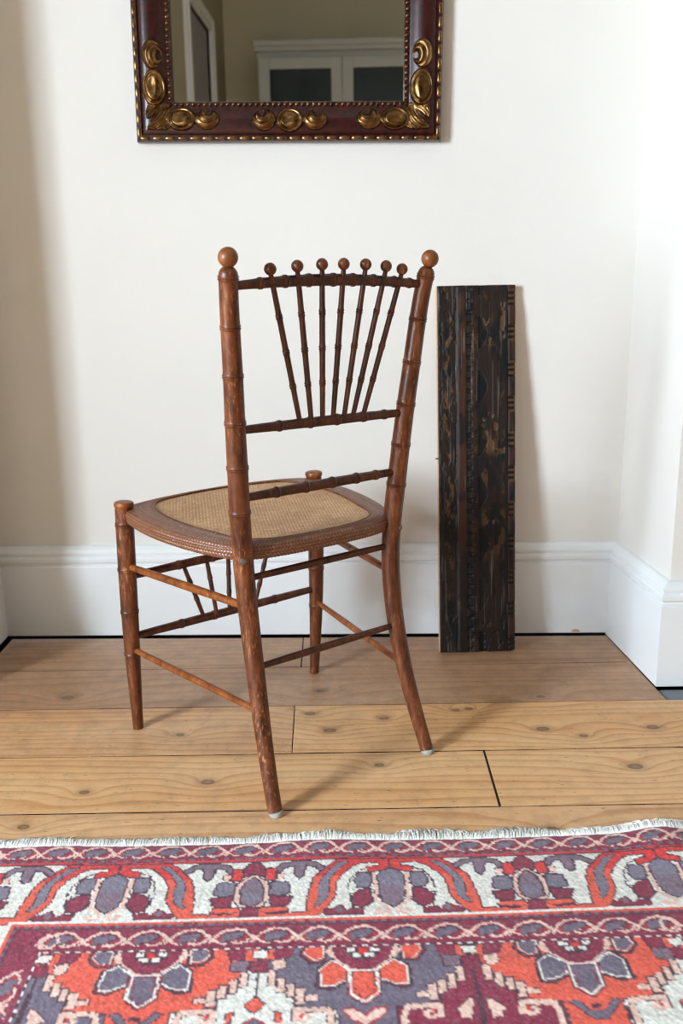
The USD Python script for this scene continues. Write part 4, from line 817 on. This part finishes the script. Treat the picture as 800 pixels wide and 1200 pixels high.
# the woven base below the pile, following its waves
ub = np.linspace(RX0, RX1, 90); vb = np.linspace(0, RVMAX, 30); UB, VB2 = np.meshgrid(ub, vb, indexing='ij'); xb = UB+RU0; yb = 1.2362+.012*xb+.022*xb*xb-VB2; zb = np.maximum(rug_z(xb, VB2)-.0075, .0006)
topb = np.stack([xb, yb, zb+.003], -1).reshape(-1, 3); botb = np.stack([xb, yb, np.maximum(zb-.0006, .0004)], -1).reshape(-1, 3); nB = len(topb); fB = tri(grid_faces(90, 30)); 
per2 = np.concatenate([np.arange(90)*30, 89*30+np.arange(30)[1:], (np.arange(90)*30+29)[::-1][1:], np.arange(30)[::-1][1:-1]]); k = np.arange(len(per2)); k2 = (k+1) % len(per2)
bm = trimesh.Trimesh(np.vstack([topb, botb])-off, np.vstack([fB, fB[:, ::-1]+nB, tri(np.stack([per2[k], per2[k2], per2[k2]+nB, per2[k]+nB], 1))]), process=False); trimesh.repair.fix_normals(bm)
M_FRINGE = paint('cotton_fringe', (226, 222, 214), .9, .0004, 300, .08)
obj('woven_base', bm, M_FRINGE, rug, True)
# fringe: short cotton tufts along the far edge
tu = []
for i in range(4600):
    u = RX0 + (RX1-RX0)*(i+rng.random())/4600; x = u+RU0; y = 1.2362+.012*x+.022*x*x; z0 = float(rug_z(np.array(x), np.array(0.)))-.0035
    clump = float(meshkit.noise(np.array([[u*22, 0, 0]]), 71)[0]); Lf = .017+.018*clump*rng.random()+.007*rng.random(); sx_ = (float(meshkit.noise(np.array([[u*60, 3, 0]]), 73)[0])-.5)*.018+rng.normal(0, .0055)
    lift = .002+.009*rng.random()*(0.5+clump)
    p0 = np.array([x, y-.003, z0]); p1 = p0+[sx_*.3, Lf*.45, lift*.55]; p2 = p0+[sx_*.8, Lf*.85, max(-z0+.0022, lift*.2-z0*.4)]; p3 = p0+[sx_, Lf*1.05, -z0+.0012]
    P4 = np.array([p0, p1, p2, p3]); w = .0006+.0004*rng.random()
    ring = np.array([[1, 0, 0], [-.5, .3, .82], [-.5, -.3, -.82]])
    tu.append((np.concatenate([P4[k][None]+ring*w*(1, 1.1, .9, .35)[k] for k in range(4)])))
tv = np.vstack(tu)-off; f1 = tri(grid_faces(4, 3, False, True)); tf = np.vstack([f1+12*i for i in range(len(tu))])
tag(obj('fringe', trimesh.Trimesh(tv, tf, process=False), M_FRINGE, rug, True, label='short white cotton fringe along the far edge of the rug'), kind='stuff')

chip = trimesh.creation.extrude_polygon(Polygon([(-.010, 0), (-.008, .005), (-.002, .0072), (.006, .0065), (.0105, .003), (.011, 0)]), .0006, engine='earcut')
Mc = frame([*(B + tW*-.072 - nW*.0004), .0085], [tW[0], tW[1], 0], [0, 0, 1], [-nW[0], -nW[1], 0]); chip.apply_transform(Mc)
obj('paint_chip', chip, M_RAWEDGE, stage.GetPrimAtPath('/World/baseboard_back'), False, label='small chip of bare wood in the paint')
